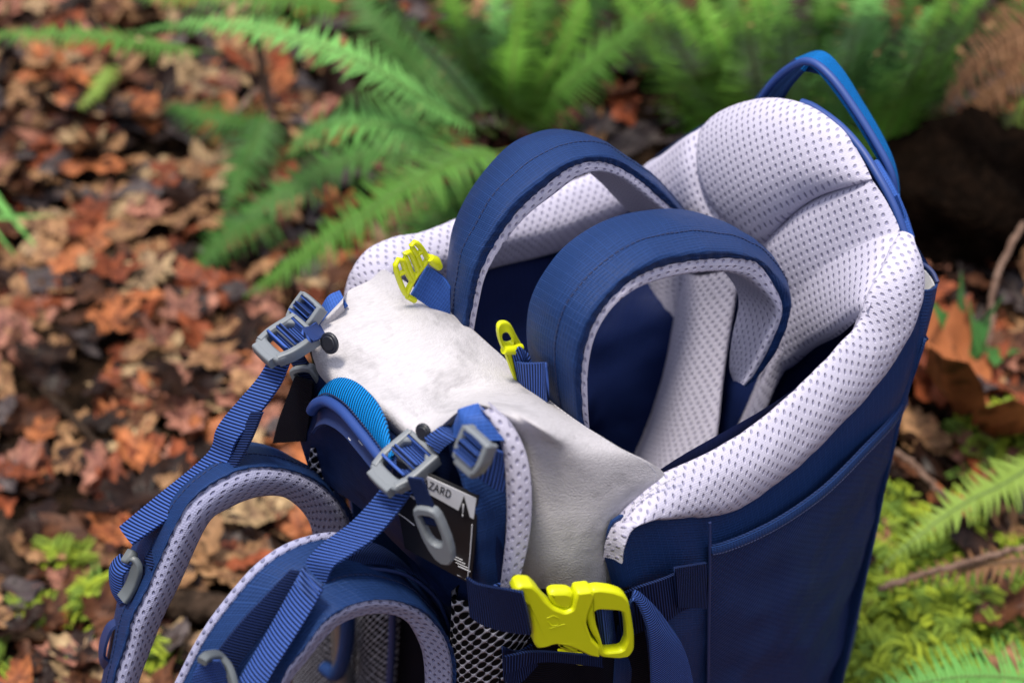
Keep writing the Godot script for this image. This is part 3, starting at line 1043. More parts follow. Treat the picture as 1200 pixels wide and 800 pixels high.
	stitches("stitching", moved(mixed(back_edge, crest, 0.1), up * 0.0014), "thread", pad, 0.0035, 0.00045)
	for s in [[386, 402, 0.1825, 0.0070], [496, 506, 0.1900, 0.0052]]:
		g = Geo.new()
		var at := pa(s[0], s[1], s[2])
		var n := (af + up * 0.35 + al * 0.25).normalized()
		var x := n.cross(up).normalized()
		var y := x.cross(n)
		var ring := PackedVector3Array()
		for k in 28: ring.append(at + (x * cos(TAU * k / 28) + y * sin(TAU * k / 28)) * s[3])
		plate(g, ring, n, 0.0026, 0.0008)
		var ring2 := PackedVector3Array()
		for k in 24: ring2.append(at + n * 0.0009 + (x * cos(TAU * k / 24) + y * sin(TAU * k / 24)) * s[3] * 0.72)
		plate(g, ring2, n, 0.0018, 0.0006)
		part("snap_button", g, mat["black_snap"], pad)
	# ---- harness straps for the child
	var hs := padded("harness_strap", [[640, 482], [622, 425], [617, 388], [622, 350], [640, 315], [668, 283], [712, 257], [760, 246], [805, 246], [850, 261, 0.036], [880, 285, 0.044], [896, 315, 0.05], [894, 360, 0.052], [880, 410, 0.054], [868, 442, 0.056]],
		[[678, 512], [670, 458], [669, 422], [678, 384], [698, 352], [725, 324], [758, 303], [796, 293], [838, 290], [874, 295], [903, 311], [927, 350], [917, 396], [893, 435], [874, 453]],
		[[686, 514], [682, 472], [682, 430], [691, 390], [710, 357], [738, 330], [767, 315], [800, 307], [838, 303], [868, 303], [892, 312], [917, 358], [905, 400], [885, 437], [871, 451]],
		[[655, 492], [645, 445], [645, 412], [654, 376], [674, 343], [701, 316], [735, 302], [768, 300], [805, 304], [834, 308], [854, 324], [866, 352, 0.042], [858, 395, 0.047], [855, 430, 0.05], [860, 447, 0.053]],
		0.032, 0.082, 0.083, 0.038, root, "", 0.005, 0.002, "navy_nylon", "white_mesh",
		[[690, 515], [687, 472], [687, 432], [695, 393], [714, 361], [741, 339], [769, 328], [801, 321], [836, 318], [858, 320], [880, 330], [906, 362], [893, 402], [877, 436], [868, 449]])
	var fs := padded("harness_strap", [[527, 378], [523, 338], [525, 298], [533, 259], [557, 214], [593, 173], [625, 156], [655, 151], [690, 159], [725, 181], [760, 210], [796, 243]],
		[[540, 388], [544, 352], [551, 314], [568, 278], [594, 240], [629, 208], [661, 187], [696, 179], [727, 186], [757, 206], [780, 226], [802, 250]],
		[[547, 394], [555, 352], [564, 316], [585, 277], [609, 245], [640, 217], [669, 196], [699, 189], [727, 197], [753, 214], [772, 231], [793, 249]],
		[[548, 384], [545, 344], [547, 308], [558, 273], [582, 235], [615, 204], [648, 190], [676, 194], [702, 212], [735, 246], [752, 253], [776, 257]],
		-0.082, -0.032, -0.031, -0.075, root, "", 0.005, 0.002, "navy_nylon", "white_mesh",
		[[553, 396], [560, 354], [569, 319], [591, 282], [616, 252], [648, 227], [676, 207], [701, 201], [725, 208], [746, 223], [766, 239], [787, 254]])
	cord("seam", pts([[524, 327, -0.081], [535, 325, -0.066], [548, 325, -0.044], [553, 330, -0.031]]), 0.0008, "navy_thread", fs, 16, 5)
	cord("seam", pts([[620, 377, 0.034], [630, 392, 0.045], [636, 410, 0.05], [637, 430, 0.05]]), 0.0008, "blue_binding", hs, 16, 5)
	# webbing and lime hooks at the strap ends
	var hw := band("hook_webbing", [[602, 418, 0.036], [612, 424, 0.046], [638, 424, 0.062], [642, 424, 0.066]], [[607, 447, 0.036], [620, 463, 0.050], [640, 470, 0.066], [644, 470, 0.07]], 0.05, "webbing", hs, al, "b", 20)
	band("hook_webbing", [[600, 416, 0.040], [608, 408, 0.044], [616, 414, 0.046], [620, 424, 0.048]], [[605, 440, 0.040], [614, 440, 0.044], [620, 444, 0.046], [624, 448, 0.048]], 0.05, "webbing", hs, al, "b", 12)
	g = Geo.new()
	var hk := func(l: Array, b: float) -> PackedVector3Array: return line(l, b)
	plate(g, rounded(hk.call([[581, 383], [584, 377], [592, 376], [599, 380], [605, 393], [613, 406], [611, 414], [603, 417], [604, 426], [608, 442], [604, 446], [600, 440], [590, 412], [583, 398]], 0.037), 2), al + af * 0.5, 0.0040, 0.0012, rounded(hk.call([[588, 389], [594, 387], [599, 395], [600, 400], [592, 402], [588, 397]], 0.037), 2))
	sweep(g, hk.call([[590, 410], [603, 409], [611, 407]], 0.039), PackedVector3Array([al]), disc(0.0032, 10), PackedFloat32Array([0.8, 1.15, 0.8]))
	part("buckle_hook", g, mat["lime_plastic"], hs, "lime hook with one eye on the near harness strap")
	var fw := band("hook_webbing", [[500, 312, -0.058], [510, 318, -0.054], [520, 326, -0.050], [527, 338, -0.046]], [[482, 346, -0.058], [500, 358, -0.054], [514, 368, -0.050], [528, 376, -0.046]], -0.05, "blue_nylon", fs, al + up, "b", 16)
	g = Geo.new()
	for l in [[[477, 347], [486, 352]], [[475, 344], [470, 334], [464, 316], [464, 307], [470, 304], [475, 316], [482, 328]], [[466, 322], [474, 318]], [[484, 326], [477, 306], [474, 298], [480, 296], [486, 308], [490, 318]], [[494, 312], [488, 298], [482, 288], [486, 284], [493, 290], [500, 301]], [[486, 300], [494, 294]], [[475, 346], [485, 326], [498, 308], [503, 300]], [[500, 300], [509, 304], [515, 312]]]:
		tube(g, line(l, -0.056), 0.0020, 14, 8)
	sweep(g, line([[504, 302], [509, 306], [515, 313]], -0.054), PackedVector3Array([al]), disc(0.0036, 10), PackedFloat32Array([0.7, 1.1, 0.7]))
	part("buckle_hook", g, mat["lime_plastic"], fs, "lime comb-shaped hook on the far harness strap")
	wearer_side(root)

func wearer_side(root: Node3D) -> void:
	var g := Geo.new()
	# ---- back frame panel, facing the wearer
	var t_edge := pts([[350, 428, 0.178], [372, 440, 0.180], [400, 462, 0.184], [440, 500, 0.190], [490, 535, 0.192], [530, 512, 0.176], [566, 506, 0.168], [590, 520, 0.166]], "a")
	var b_edge := pts([[362, 552, 0.192], [392, 574, 0.192], [425, 598, 0.192], [462, 636, 0.192], [500, 672, 0.190], [535, 706, 0.186], [565, 722, 0.180], [592, 700, 0.178]], "a")
	sheet("frame_panel", wrinkle(loft([t_edge, mixed(t_edge, b_edge, 0.5, af * 0.006), b_edge], 50, 30), 0.002, 0.05, af), 0.006, af, "frame_nylon", root)
	var u_edge := moved(b_edge, -up * 0.30)
	sheet("back_cushion", loft([moved(b_edge, -af * 0.03), mixed(b_edge, u_edge, 0.3, -af * 0.09), moved(u_edge, -af * 0.10)], 40, 30), 0.01, af, "liner_nylon", root)
	# blue end cap and the white mesh edge of the frame pad
	var cap_l := pts([[538, 483, 0.172], [530, 500, 0.180], [528, 530, 0.186], [545, 575, 0.188], [556, 610, 0.187], [556, 660, 0.186], [556, 700, 0.184]], "a")
	var cap_r := pts([[560, 473, 0.166], [574, 490, 0.168], [588, 520, 0.170], [592, 560, 0.171], [593, 600, 0.173], [590, 650, 0.175], [587, 695, 0.178]], "a")
	var cap := sheet("frame_end_cap", wrinkle(loft([moved(cap_l, -af * 0.01), cap_l, mixed(cap_l, cap_r, 0.5, af * 0.005), cap_r], 40, 16), 0.0015, 0.03, af), 0.002, af, "navy_nylon", root, true)
	var top_l := pts([[536, 484, 0.180], [532, 496, 0.184], [531, 512, 0.187]], "a")
	var top_r := pts([[560, 472, 0.172], [575, 488, 0.174], [591, 516, 0.174]], "a")
	sheet("blue_top", loft([top_l, mixed(top_l, top_r, 0.5, af * 0.006 + up * 0.003), top_r], 20, 12), 0.002, af, "blue_nylon", cap, true)
	var grid_one := [[527, 512, 0.186], [548, 535, 0.190], [590, 543, 0.180]]
	band("webbing_patch", [[541, 548, 0.192], [560, 560, 0.190], [578, 572, 0.186], [592, 577, 0.180]], [[548, 522, 0.192], [566, 526, 0.190], [580, 528, 0.185], [591, 531, 0.180]], 0.19, "webbing", cap, af, "a", 20)
	var roll_l := pts([[562, 474, 0.098], [578, 500, 0.108], [590, 530, 0.116], [594, 575, 0.122], [594, 620, 0.124], [590, 660, 0.124], [586, 694, 0.124]])
	var roll_r := pts([[572, 472, 0.102], [598, 496, 0.114], [616, 530, 0.124], [623, 572, 0.130], [621, 620, 0.132], [612, 662, 0.132], [602, 694, 0.132]])
	sheet("mesh_edge", loft([moved(roll_l, vf * 0.008), roll_l, mixed(roll_l, roll_r, 0.35, al * 0.004 + af * 0.003), mixed(roll_l, roll_r, 0.75, al * 0.004), roll_r, moved(roll_r, vf * 0.02)], 60, 20), 0.0, al + af, "white_mesh", root, true)
	# far end of the same pad
	var fr_l := pts([[366, 520, 0.19], [362, 545, 0.192], [364, 575, 0.194], [372, 620, 0.196], [378, 680, 0.196]], "a")
	var fr_r := pts([[384, 520, 0.186], [386, 550, 0.188], [392, 580, 0.190], [400, 620, 0.192], [408, 680, 0.192]], "a")
	sheet("mesh_edge", loft([moved(fr_l, -af * 0.012), fr_l, mixed(fr_l, fr_r, 0.5, af * 0.006), fr_r], 40, 14), 0.0, af, "open_mesh", root, true)
	sheet("blue_top", loft([pts([[370, 372, 0.160], [374, 392, 0.168]], "a"), pts([[383, 348, 0.152], [386, 372, 0.160]], "a"), pts([[398, 340, 0.142], [406, 356, 0.148]], "a")], 10, 10), 0.002, af + up, "blue_nylon", cap)
	# wearer's lower back cushion in open mesh
	var m_l := pts([[531, 690, 0.190], [528, 730, 0.190], [526, 770, 0.190], [524, 840, 0.190]], "a")
	var m_r := pts([[560, 700, 0.180], [590, 730, 0.176], [592, 770, 0.176], [590, 840, 0.176]], "a")
	sheet("open_mesh_cushion", loft([moved(m_l, -af * 0.02), m_l, mixed(m_l, m_r, 0.5, af * 0.008), m_r, moved(m_r, -af * 0.02)], 40, 20), 0.0, af, "open_mesh", root, true)
	for q in [[[352, 690], [345, 740], [340, 830], [385, 690], [388, 740], [386, 830], 0.150, "open_mesh"], [[418, 690], [414, 750], [404, 840], [456, 690], [456, 750], [450, 840], 0.145, "open_mesh"]]:
		var ql := line([q[0], q[1], q[2]], q[6], "a")
		var qr := line([q[3], q[4], q[5]], q[6], "a")
		sheet("back_mesh_panel", loft([moved(ql, -af * 0.01), ql, mixed(ql, qr, 0.5, af * 0.008), qr, moved(qr, -af * 0.01)], 24, 16), 0.0, af, q[7], root, true)
	cord("panel_binding", line([[460, 690], [459, 750], [454, 840]], 0.158, "a"), 0.003, "navy_binding", root, 20)
	cord("panel_binding", line([[392, 690], [407, 720], [404, 765], [394, 790], [380, 782]], 0.165, "a"), 0.006, "navy_nylon", root, 30)
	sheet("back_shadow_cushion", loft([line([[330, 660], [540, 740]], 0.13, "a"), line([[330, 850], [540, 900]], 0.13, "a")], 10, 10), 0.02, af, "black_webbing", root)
	# ---- haul loop
	var h_top := [[378, 462], [384, 448], [400, 442], [420, 449], [439, 468], [451, 493], [458, 520], [461, 533]]
	var h_low := [[368, 474], [374, 466], [386, 463], [404, 474], [424, 497], [440, 517], [452, 533], [456, 540]]
	var bs := [-0.049, -0.042, -0.030, -0.008, 0.018, 0.038, 0.052, 0.058]
	var one := []
	var two := []
	var low2 := []
	for k in 8:
		one.append([h_top[k][0], h_top[k][1], bs[k]])
		two.append([h_low[k][0], h_low[k][1], bs[k]])
		low2.append([h_low[k][0] - 3, h_low[k][1] + 7, bs[k] - 0.002])
	var haul := band("haul_loop", one, two, 0, "sky_webbing", root, af + up, "b", 50, 0.0018, 0.0022)
	cord("edge_binding", pts(low2), 0.0038, "blue_binding", haul, 50, 10)
	stitches("stitching", moved(mixed(pts(two), pts(one), 0.06), af * 0.0012 + up * 0.001), "navy_thread", haul, 0.003, 0.0005)
	var in_low := []
	for k in 8: in_low.append([h_low[k][0] - 4, h_low[k][1] + 34, bs[k]])
	band("loop_lining", two, in_low, 0, "navy_binding", haul, af, "b", 40, -0.004)
	# ---- printed warning label
	var o := pb(495, 545, 0.072)
	var x := pb(564, 576, 0.105) - o
	var lab_y := (pb(556, 668, 0.105) - pb(564, 576, 0.105))
	var n := x.cross(-lab_y).normalized()
	if n.dot(af) < 0: n = -n
	var at := func(u: float, v: float, lift: float) -> Vector3: return on_plane(u, v, n, n.dot(o - q0)) + n * (0.006 + lift)
	var loop := func(l: Array, lift: float) -> PackedVector3Array:
		var out := PackedVector3Array()
		for e in l: out.append(at.call(e[0], e[1], lift))
		return out
	g = Geo.new()
	plate(g, loop.call([[470, 530], [566, 573], [561, 640], [557, 676], [480, 634], [472, 590]], 0.0), n, 0.0016, 0.0003)
	var label := part("warning_label", g, mat["black_print"], root, "black printed warning label with a white heading strip")
	g = Geo.new()
	plate(g, loop.call([[489, 541], [564, 575], [561, 599], [495, 562]], 0.0011), n, 0.0006, 0.0001)
	part("heading_strip", g, mat["white_print"], label)
	g = Geo.new()
	plate(g, loop.call([[550, 571.5], [543, 590], [557, 597]], 0.0016), n, 0.0004, 0.0001)
	part("warning_triangle", g, mat["black_print"], label)
	g = Geo.new()
	plate(g, loop.call([[548.6, 580], [550.4, 581], [549.6, 591], [548.6, 590.4]], 0.0020), n, 0.0004, 0.0001)
	part("exclamation_mark", g, mat["white_print"], label)
	g = Geo.new()
	plate(g, loop.call([[548.0, 592.3], [549.6, 593.1], [549.4, 595.2], [547.8, 594.4]], 0.0020), n, 0.0004, 0.0001)
	part("exclamation_dot", g, mat["white_print"], label)
	for l in [[[559.5, 605], [557, 640], [554, 670], [542, 664]], [[470, 590], [482, 598], [492, 606]]]:
		g = Geo.new()
		sweep(g, loop.call(l, 0.0016), PackedVector3Array([x]), slab(0.0007, 0.0005, 0.0002))
		part("printed_line", g, mat["white_print"], label)
	lettering("HAZARD", at.call(515, 561.5, 0.0016), x, -lab_y, 0.0060, "black_print", label, "lettering", 0.72)
	g = Geo.new()
	for k in 4:
		var p: Vector3 = at.call(534 + k * 3.0, 640 + k * 4.5, 0.0016)
		sweep(g, PackedVector3Array([p, p + x.normalized() * 0.0045, p + x.normalized() * 0.008]), PackedVector3Array([lab_y]), slab(0.0008 if k == 3 else 0.0003, 0.0004, 0.0001))
	for k in 4:
		var p: Vector3 = at.call(478 + k * 6.0, 566 + k * 4.0, 0.0016)
		sweep(g, PackedVector3Array([p, p + x.normalized() * 0.003, p + x.normalized() * 0.0055]), PackedVector3Array([lab_y]), slab(0.0008, 0.0004, 0.0001))
	part("small_print", g, mat["white_print"], label).set_meta("kind", "stuff")
	# print beside the haul loop
	g = Geo.new()
	for l in [[[408, 513], [424, 532], [440, 548]], [[420, 516], [432, 530], [442, 541]]]:
		sweep(g, line(l, 0.2035, "a"), PackedVector3Array([up]), slab(0.0009, 0.0005, 0.0002))
	for k in 5:
		sweep(g, line([[418 + k * 4, 522 + k * 4.2], [421 + k * 4, 524 + k * 4.2]], 0.2035, "a"), PackedVector3Array([up]), slab(0.003, 0.0004, 0.0002))
	part("small_print", g, mat["white_print"], root).set_meta("kind", "stuff")
	# ---- ladder buckles
	var b1 := pb(481, 538, 0.066)
	var y1 := pb(452, 562, 0.066) - pb(505, 517, 0.066)
	ladder_lock("ladder_buckle", b1 + af * 0.005, -al, -y1, 0.029, 0.035, root)
	var b2 := pb(335, 399, -0.066)
	var y2 := pb(312, 412, -0.066) - pb(357, 384, -0.066)
	ladder_lock("ladder_buckle", b2, -al, -y2, 0.029, 0.034, root)
	var b3 := pa(554, 529, 0.203)
	ladder_lock("ladder_buckle", b3, -al, up * 0.9 - af * 0.45, 0.021, 0.022, root)
	var b4 := pb(372, 360, -0.083) + af * 0.01
	ladder_lock("ladder_buckle", b4, -al, up * 0.6 - af * 0.7, 0.022, 0.022, root)
	# open grey rings on both sides of the loop
	for s in [[pa(511, 626, 0.213), up * 1.0 - al * 0.35, 0.0185, 0.043], [pb(366, 452, -0.075), up * 0.9 - al * 0.55, 0.024, 0.034]]:
		var z: Vector3 = (af + al * 0.45).normalized()
		var yy: Vector3 = (s[1] - z * s[1].dot(z)).normalized()
		var xx := yy.cross(z)
		var f := func(l: Array) -> PackedVector3Array:
			var out := PackedVector3Array()
			for e in l: out.append(s[0] + xx * e[0] * s[2] / 2 + yy * e[1] * s[3] / 2)
			return out
		g = Geo.new()
		plate(g, rounded(f.call([[-0.7, 1], [0.7, 1], [1, 0.66], [1, -0.35], [0.55, -1], [-0.55, -1], [-1, -0.35], [-1, 0.66]]), 1), z, 0.0060, 0.0010, rounded(f.call([[-0.55, 0.74], [0.55, 0.74], [0.6, 0.5], [0.6, -0.05], [0.3, -0.32], [-0.3, -0.32], [-0.6, -0.05], [-0.6, 0.5]]), 1))
		var ring := part("grey_ring", g, mat["grey_plastic"], root)
		g = Geo.new()
		ribbon(g, f.call([[-0.55, 1.9], [-0.55, 0.95], [-0.5, 0.3]]), f.call([[0.55, 1.9], [0.55, 0.95], [0.5, 0.3]]), 0.002, z, 12)
		part("ring_webbing", g, mat["dark_webbing"], ring)
	# striped elastic cords beside the far buckle
	for k in 3:
		cord("elastic_cord", line([[364 + k * 3, 408 + k * 12], [370 + k * 3, 428 + k * 10], [378 + k * 4, 448 + k * 6]], 0.176, "a"), 0.0014, "fern_yellow" if k == 1 else "black_plastic", root, 16, 6)
	# ---- load lifter webbing
	var dn := al.cross(af).normalized()
	band("load_lifter", [[522, 494, 0.178], [513, 501, 0.186], [505, 507, 0.190], [497, 513, 0.193]], [[541, 508, 0.178], [533, 515, 0.186], [523, 522, 0.190], [514, 531, 0.193]], 0, "webbing", root, af + up, "a", 30, 0.003)
	band("load_lifter", [[451, 566, 0.054], [430, 592, 0.054], [408, 614, 0.053], [380, 634, 0.051], [362, 652, 0.050], [354, 668, 0.050]], [[484, 572, 0.078], [462, 604, 0.077], [438, 630, 0.076], [412, 648, 0.074], [390, 664, 0.072], [378, 692, 0.070]], 0, "webbing", root, af + up, "b", 50, 0.0015)
	band("load_lifter", [[355, 664, 0.066], [338, 694, 0.068], [318, 730, 0.072], [296, 768, 0.077], [276, 802, 0.081], [262, 826, 0.083]], [[378, 690, 0.086], [362, 718, 0.088], [342, 750, 0.091], [322, 782, 0.094], [306, 812, 0.096], [292, 836, 0.098]], 0, "webbing", root, af + up, "b", 50, 0.0015)
	band("strap_webbing", [[340, 668, 0.063], [312, 698, 0.063], [284, 728, 0.063], [256, 762, 0.062], [226, 800, 0.062]], [[362, 672, 0.068], [338, 704, 0.068], [312, 736, 0.068], [286, 770, 0.068], [262, 806, 0.068]], 0, "dark_webbing", root, af + up, "b", 50, 0.001)
	band("load_lifter", [[380, 366, 0.150], [371, 375, 0.170], [362, 382, 0.188], [352, 386, 0.200]], [[390, 386, 0.150], [382, 393, 0.168], [374, 398, 0.186], [365, 402, 0.200]], 0, "webbing", root, af + up, "a", 24, 0.003)
	band("load_lifter", [[316, 418, -0.078], [302, 442, -0.078], [280, 468, -0.078], [262, 489, -0.078], [252, 505, -0.078], [246, 526, -0.078], [224, 548, -0.078], [184, 580, -0.078], [139, 617, -0.078]], [[338, 424, -0.056], [327, 450, -0.056], [306, 480, -0.056], [286, 503, -0.056], [274, 520, -0.056], [266, 541, -0.056], [246, 562, -0.056], [205, 600, -0.056], [154, 637, -0.056]], 0, "webbing", root, af + up, "b", 70, 0.001)
	band("load_lifter", [[294, 482, -0.058], [280, 512, -0.058], [262, 545, -0.058], [226, 580, -0.058], [190, 622, -0.058], [168, 655, -0.058]], [[306, 482, -0.046], [290, 520, -0.046], [268, 556, -0.046], [234, 592, -0.046], [198, 636, -0.046], [176, 668, -0.046]], 0, "dark_webbing", root, af + up, "b", 60)
	band("strap_tail", [[345, 441, 0.19], [336, 465, 0.192], [326, 492, 0.194], [319, 519, 0.195]], [[366, 448, 0.188], [364, 470, 0.19], [361, 495, 0.192], [358, 517, 0.193]], 0, "black_webbing", root, af, "a", 24)
	# ---- shoulder straps
	padded("shoulder_strap", [[112, 840], [118, 800], [126, 762], [133, 724], [142, 682], [156, 636], [190, 586], [238, 540], [280, 518], [322, 525], [362, 549], [396, 580], [412, 612]],
		[[124, 832], [132, 790], [144, 754], [153, 720], [173, 680], [198, 623], [224, 581], [265, 553], [302, 544], [340, 548], [374, 563], [402, 590], [418, 622]],
		[[126, 834], [134, 793], [146, 757], [155, 722], [175, 682], [200, 625], [226, 584], [267, 556], [303, 547], [340, 551], [373, 566], [400, 593], [416, 625]],
		[[150, 838], [163, 793], [174, 763], [190, 722], [209, 682], [241, 613], [265, 595], [296, 582], [326, 580], [346, 591], [361, 610], [367, 632], [370, 660]],
		-0.088, -0.045, -0.044, -0.046, root, "", 0.004, 0.006, "navy_nylon", "grey_mesh")
	var ns := padded("shoulder_strap", [[188, 850], [213, 800], [236, 755], [262, 717], [303, 669], [341, 643], [382, 631], [420, 637], [456, 655], [490, 684], [516, 716], [534, 750], [540, 800]],
		[[308, 840], [330, 784], [352, 755], [375, 725], [397, 709], [429, 699], [465, 700], [497, 713], [522, 741], [532, 771], [533, 800], [533, 830], [533, 850]],
		[[309, 843], [331, 788], [353, 759], [376, 729], [398, 713], [429, 703], [464, 704], [495, 717], [519, 744], [529, 773], [530, 800], [530, 830], [530, 850]],
		[[312, 848], [335, 798], [352, 776], [376, 746], [398, 727], [428, 717], [455, 717], [474, 726], [487, 744], [496, 768], [498, 796], [498, 830], [498, 850]],
		0.036, 0.088, 0.089, 0.082, root, "", 0.006, 0.003, "navy_nylon", "grey_mesh")
	g = Geo.new()
	var pipe := pts([[184, 850, 0.034], [210, 800, 0.034], [233, 755, 0.034], [259, 716, 0.034], [300, 668, 0.034], [339, 641, 0.034], [382, 629, 0.034], [405, 631, 0.034]])
	tube(g, pipe, 0.0028, 60, 10)
	part("mesh_edge", g, mat["grey_mesh"], ns)
	cord("seam_ridge", pts([[384, 675, 0.062], [405, 668, 0.062], [429, 666, 0.062], [474, 673, 0.066], [510, 700, 0.07], [528, 738, 0.074]]), 0.0013, "navy_binding", ns, 40, 6)
	band("strap_yoke", [[400, 640, 0.045], [430, 636, 0.047], [458, 650, 0.05], [490, 680, 0.055], [520, 716, 0.06]], [[384, 672, 0.06], [429, 662, 0.06], [474, 669, 0.064], [510, 696, 0.068], [530, 734, 0.07]], 0, "dark_webbing", ns, up + af, "b", 40, 0.002)
	for k in 4:
		stitches("bar_tack", pts([[354 - k * 3, 667 + k * 5, 0.069], [377 - k * 3, 687 + k * 5, 0.089]]), "blue_thread", ns, 0.0016, 0.0004)
	# keepers and adjusters on the straps
	g = Geo.new()
	sweep(g, curve(pts([[236, 775, 0.074], [243, 769, 0.072], [256, 768, 0.070], [265, 777, 0.074], [271, 792, 0.080], [274, 804, 0.084]]), 24), PackedVector3Array([al]), slab(0.0062, 0.0042, 0.0013))
	part("keeper", g, mat["dark_grey_plastic"], ns)
	band("keeper_webbing", [[232, 778, 0.068], [226, 790, 0.068], [224, 806, 0.068]], [[258, 776, 0.078], [266, 792, 0.078], [268, 812, 0.078]], 0, "webbing", ns, af + up, "b", 16, 0.004)
	g = Geo.new()
	sweep(g, curve(pts([[147, 651, -0.068], [156, 655, -0.062], [160, 665, -0.058], [156, 680, -0.058], [149, 694, -0.058], [143, 702, -0.058]]), 24), PackedVector3Array([al]), slab(0.0095, 0.0046, 0.0014))
	var adj := part("adjuster", g, mat["dark_grey_plastic"], root)
	band("adjuster_webbing", [[141, 648, -0.078], [132, 656, -0.080], [127, 668, -0.080], [129, 690, -0.078], [138, 706, -0.075]], [[154, 662, -0.062], [148, 668, -0.062], [143, 676, -0.062], [143, 694, -0.062], [146, 706, -0.062]], 0, "webbing", adj, af, "b", 24, 0.002)
	band("side_loop", [[134, 724, -0.080], [125, 730, -0.082], [118, 744, -0.084], [115, 760, -0.084], [117, 778, -0.084], [128, 792, -0.08]], [[136, 732, -0.070], [129, 738, -0.070], [124, 750, -0.070], [121, 762, -0.070], [122, 772, -0.070], [136, 782, -0.068]], 0, "navy_binding", root, af, "b", 40)
	# ---- lime side-release buckle with its webbing
	var lime := -0.0
	var bn := al
	var pl := func(l: Array, lift: float) -> PackedVector3Array:
		var out := PackedVector3Array()
		for e in l: out.append(on_plane(e[0], e[1], (al + af * 0.35).normalized(), (al + af * 0.35).normalized().dot(pb(672, 722, 0.158) - q0) + lift))
		return out
	bn = (al + af * 0.35).normalized()
	g = Geo.new()
	plate(g, rounded(pl.call([[599, 690], [603, 682], [609, 679], [621, 680], [628, 686], [636, 697], [646, 706], [660, 711], [668, 708], [671, 696], [674, 688], [690, 686], [694, 690], [691, 700], [686, 712], [684, 724], [690, 742], [700, 752], [700, 764], [688, 762], [676, 756], [664, 751], [648, 748], [636, 752], [627, 753], [623, 748], [622, 730], [617, 704], [608, 697]], 0.0), 2, 0.14), bn, 0.0100, 0.0014)
	var bk := part("side_release_buckle", g, mat["lime_plastic"], root, "lime side-release buckle joining frame and seat")
	g = Geo.new()
	plate(g, rounded(pl.call([[641, 692], [648, 688], [664, 688], [671, 691], [669, 706], [660, 710], [648, 706], [643, 700]], -0.001), 2, 0.18), bn, 0.0080, 0.0026)
	part("release_arm", g, mat["lime_plastic"], bk)
	g = Geo.new()
	plate(g, rounded(pl.call([[650, 748], [664, 750], [678, 758], [672, 762], [656, 758]], -0.001), 2), bn, 0.0070, 0.0024)
	part("release_arm", g, mat["lime_plastic"], bk)
	g = Geo.new()
	plate(g, rounded(pl.call([[690, 688], [700, 686], [716, 688], [728, 692], [734, 698], [737, 712], [741, 738], [741, 756], [735, 765], [722, 767], [702, 765], [697, 760], [700, 750], [690, 735], [686, 718], [692, 702]], 0.0), 2, 0.14), bn, 0.0076, 0.0013, rounded(pl.call([[694, 709], [728, 711], [732, 728], [733, 746], [728, 758], [706, 760], [702, 744], [696, 726]], 0.0), 2, 0.14))
	part("buckle_frame", g, mat["lime_plastic"], bk)
	g = Geo.new()
	var ring := PackedVector3Array()
	sweep(g, pl.call([[641, 724], [648, 721], [655, 724], [654, 732], [646, 733], [642, 728]], 0.0049), PackedVector3Array([bn]), slab(0.0006, 0.0006, 0.0001))
	sweep(g, pl.call([[644, 736], [662, 731]], 0.0049), PackedVector3Array([bn]), slab(0.0006, 0.0006, 0.0001))
	part("moulded_mark", g, mat["lime_plastic"], bk)
	band("frame_webbing", [[546, 677, 0.114], [556, 684, 0.122], [572, 688, 0.132], [592, 691, 0.146], [612, 695, 0.156]], [[550, 722, 0.114], [562, 731, 0.122], [582, 738, 0.134], [602, 742, 0.146], [622, 744, 0.156]], 0, "dark_webbing", root, al + af, "b", 30)
	band("frame_webbing", [[556, 682, 0.118], [570, 690, 0.119], [590, 684, 0.122], [606, 684, 0.142]], [[560, 698, 0.118], [574, 704, 0.119], [592, 704, 0.122], [608, 700, 0.142]], 0, "webbing", root, al + af, "b", 24)
	band("seat_webbing", [[697, 708, 0.158], [706, 710, 0.163], [714, 711, 0.161], [718, 712, 0.150]], [[705, 760, 0.158], [712, 761, 0.163], [720, 761, 0.161], [724, 761, 0.150]], 0, "webbing", root, al, "b", 20)
	band("seat_webbing", [[722, 700, 0.153], [745, 690, 0.161], [775, 680, 0.166], [800, 670, 0.167], [828, 661, 0.167]], [[728, 752, 0.153], [756, 738, 0.161], [782, 728, 0.166], [804, 714, 0.167], [828, 712, 0.167]], 0, "dark_webbing", root, al, "b", 30)
	band("webbing_patch", [[792, 666, 0.170], [810, 663, 0.170], [829, 660, 0.170]], [[795, 712, 0.170], [812, 712, 0.170], [829, 713, 0.170]], 0, "dark_webbing", root, al, "b", 16)
	band("webbing_tail", [[722, 764, 0.150], [730, 740, 0.164], [736, 706, 0.170], [746, 702, 0.174], [756, 722, 0.178], [763, 752, 0.180], [765, 800, 0.180], [765, 840, 0.178]], [[726, 764, 0.150], [738, 730, 0.160], [742, 692, 0.164], [762, 704, 0.168], [782, 728, 0.170], [801, 758, 0.172], [812, 796, 0.172], [814, 840, 0.172]], 0, "webbing", root, al + af * 0.4, "b", 60, 0.001)
	# dark lower straps with a second lime buckle
	g = Geo.new()
	plate(g, rounded(line([[652, 764], [660, 762], [676, 766], [684, 762], [686, 774], [680, 778], [664, 772]], 0.135), 2), bn, 0.006, 0.0016)
	part("lower_buckle", g, mat["lime_plastic"], root)
	band("lower_webbing", [[592, 770, 0.13], [630, 764, 0.138], [690, 768, 0.142], [720, 770, 0.145]], [[592, 790, 0.13], [634, 776, 0.138], [690, 780, 0.142], [716, 784, 0.145]], 0, "dark_webbing", root, al, "b", 24)
	band("lower_webbing", [[590, 758, 0.125], [608, 764, 0.125], [624, 756, 0.128]], [[592, 800, 0.125], [610, 800, 0.125], [630, 780, 0.128]], 0, "dark_webbing", root, al, "b", 24)
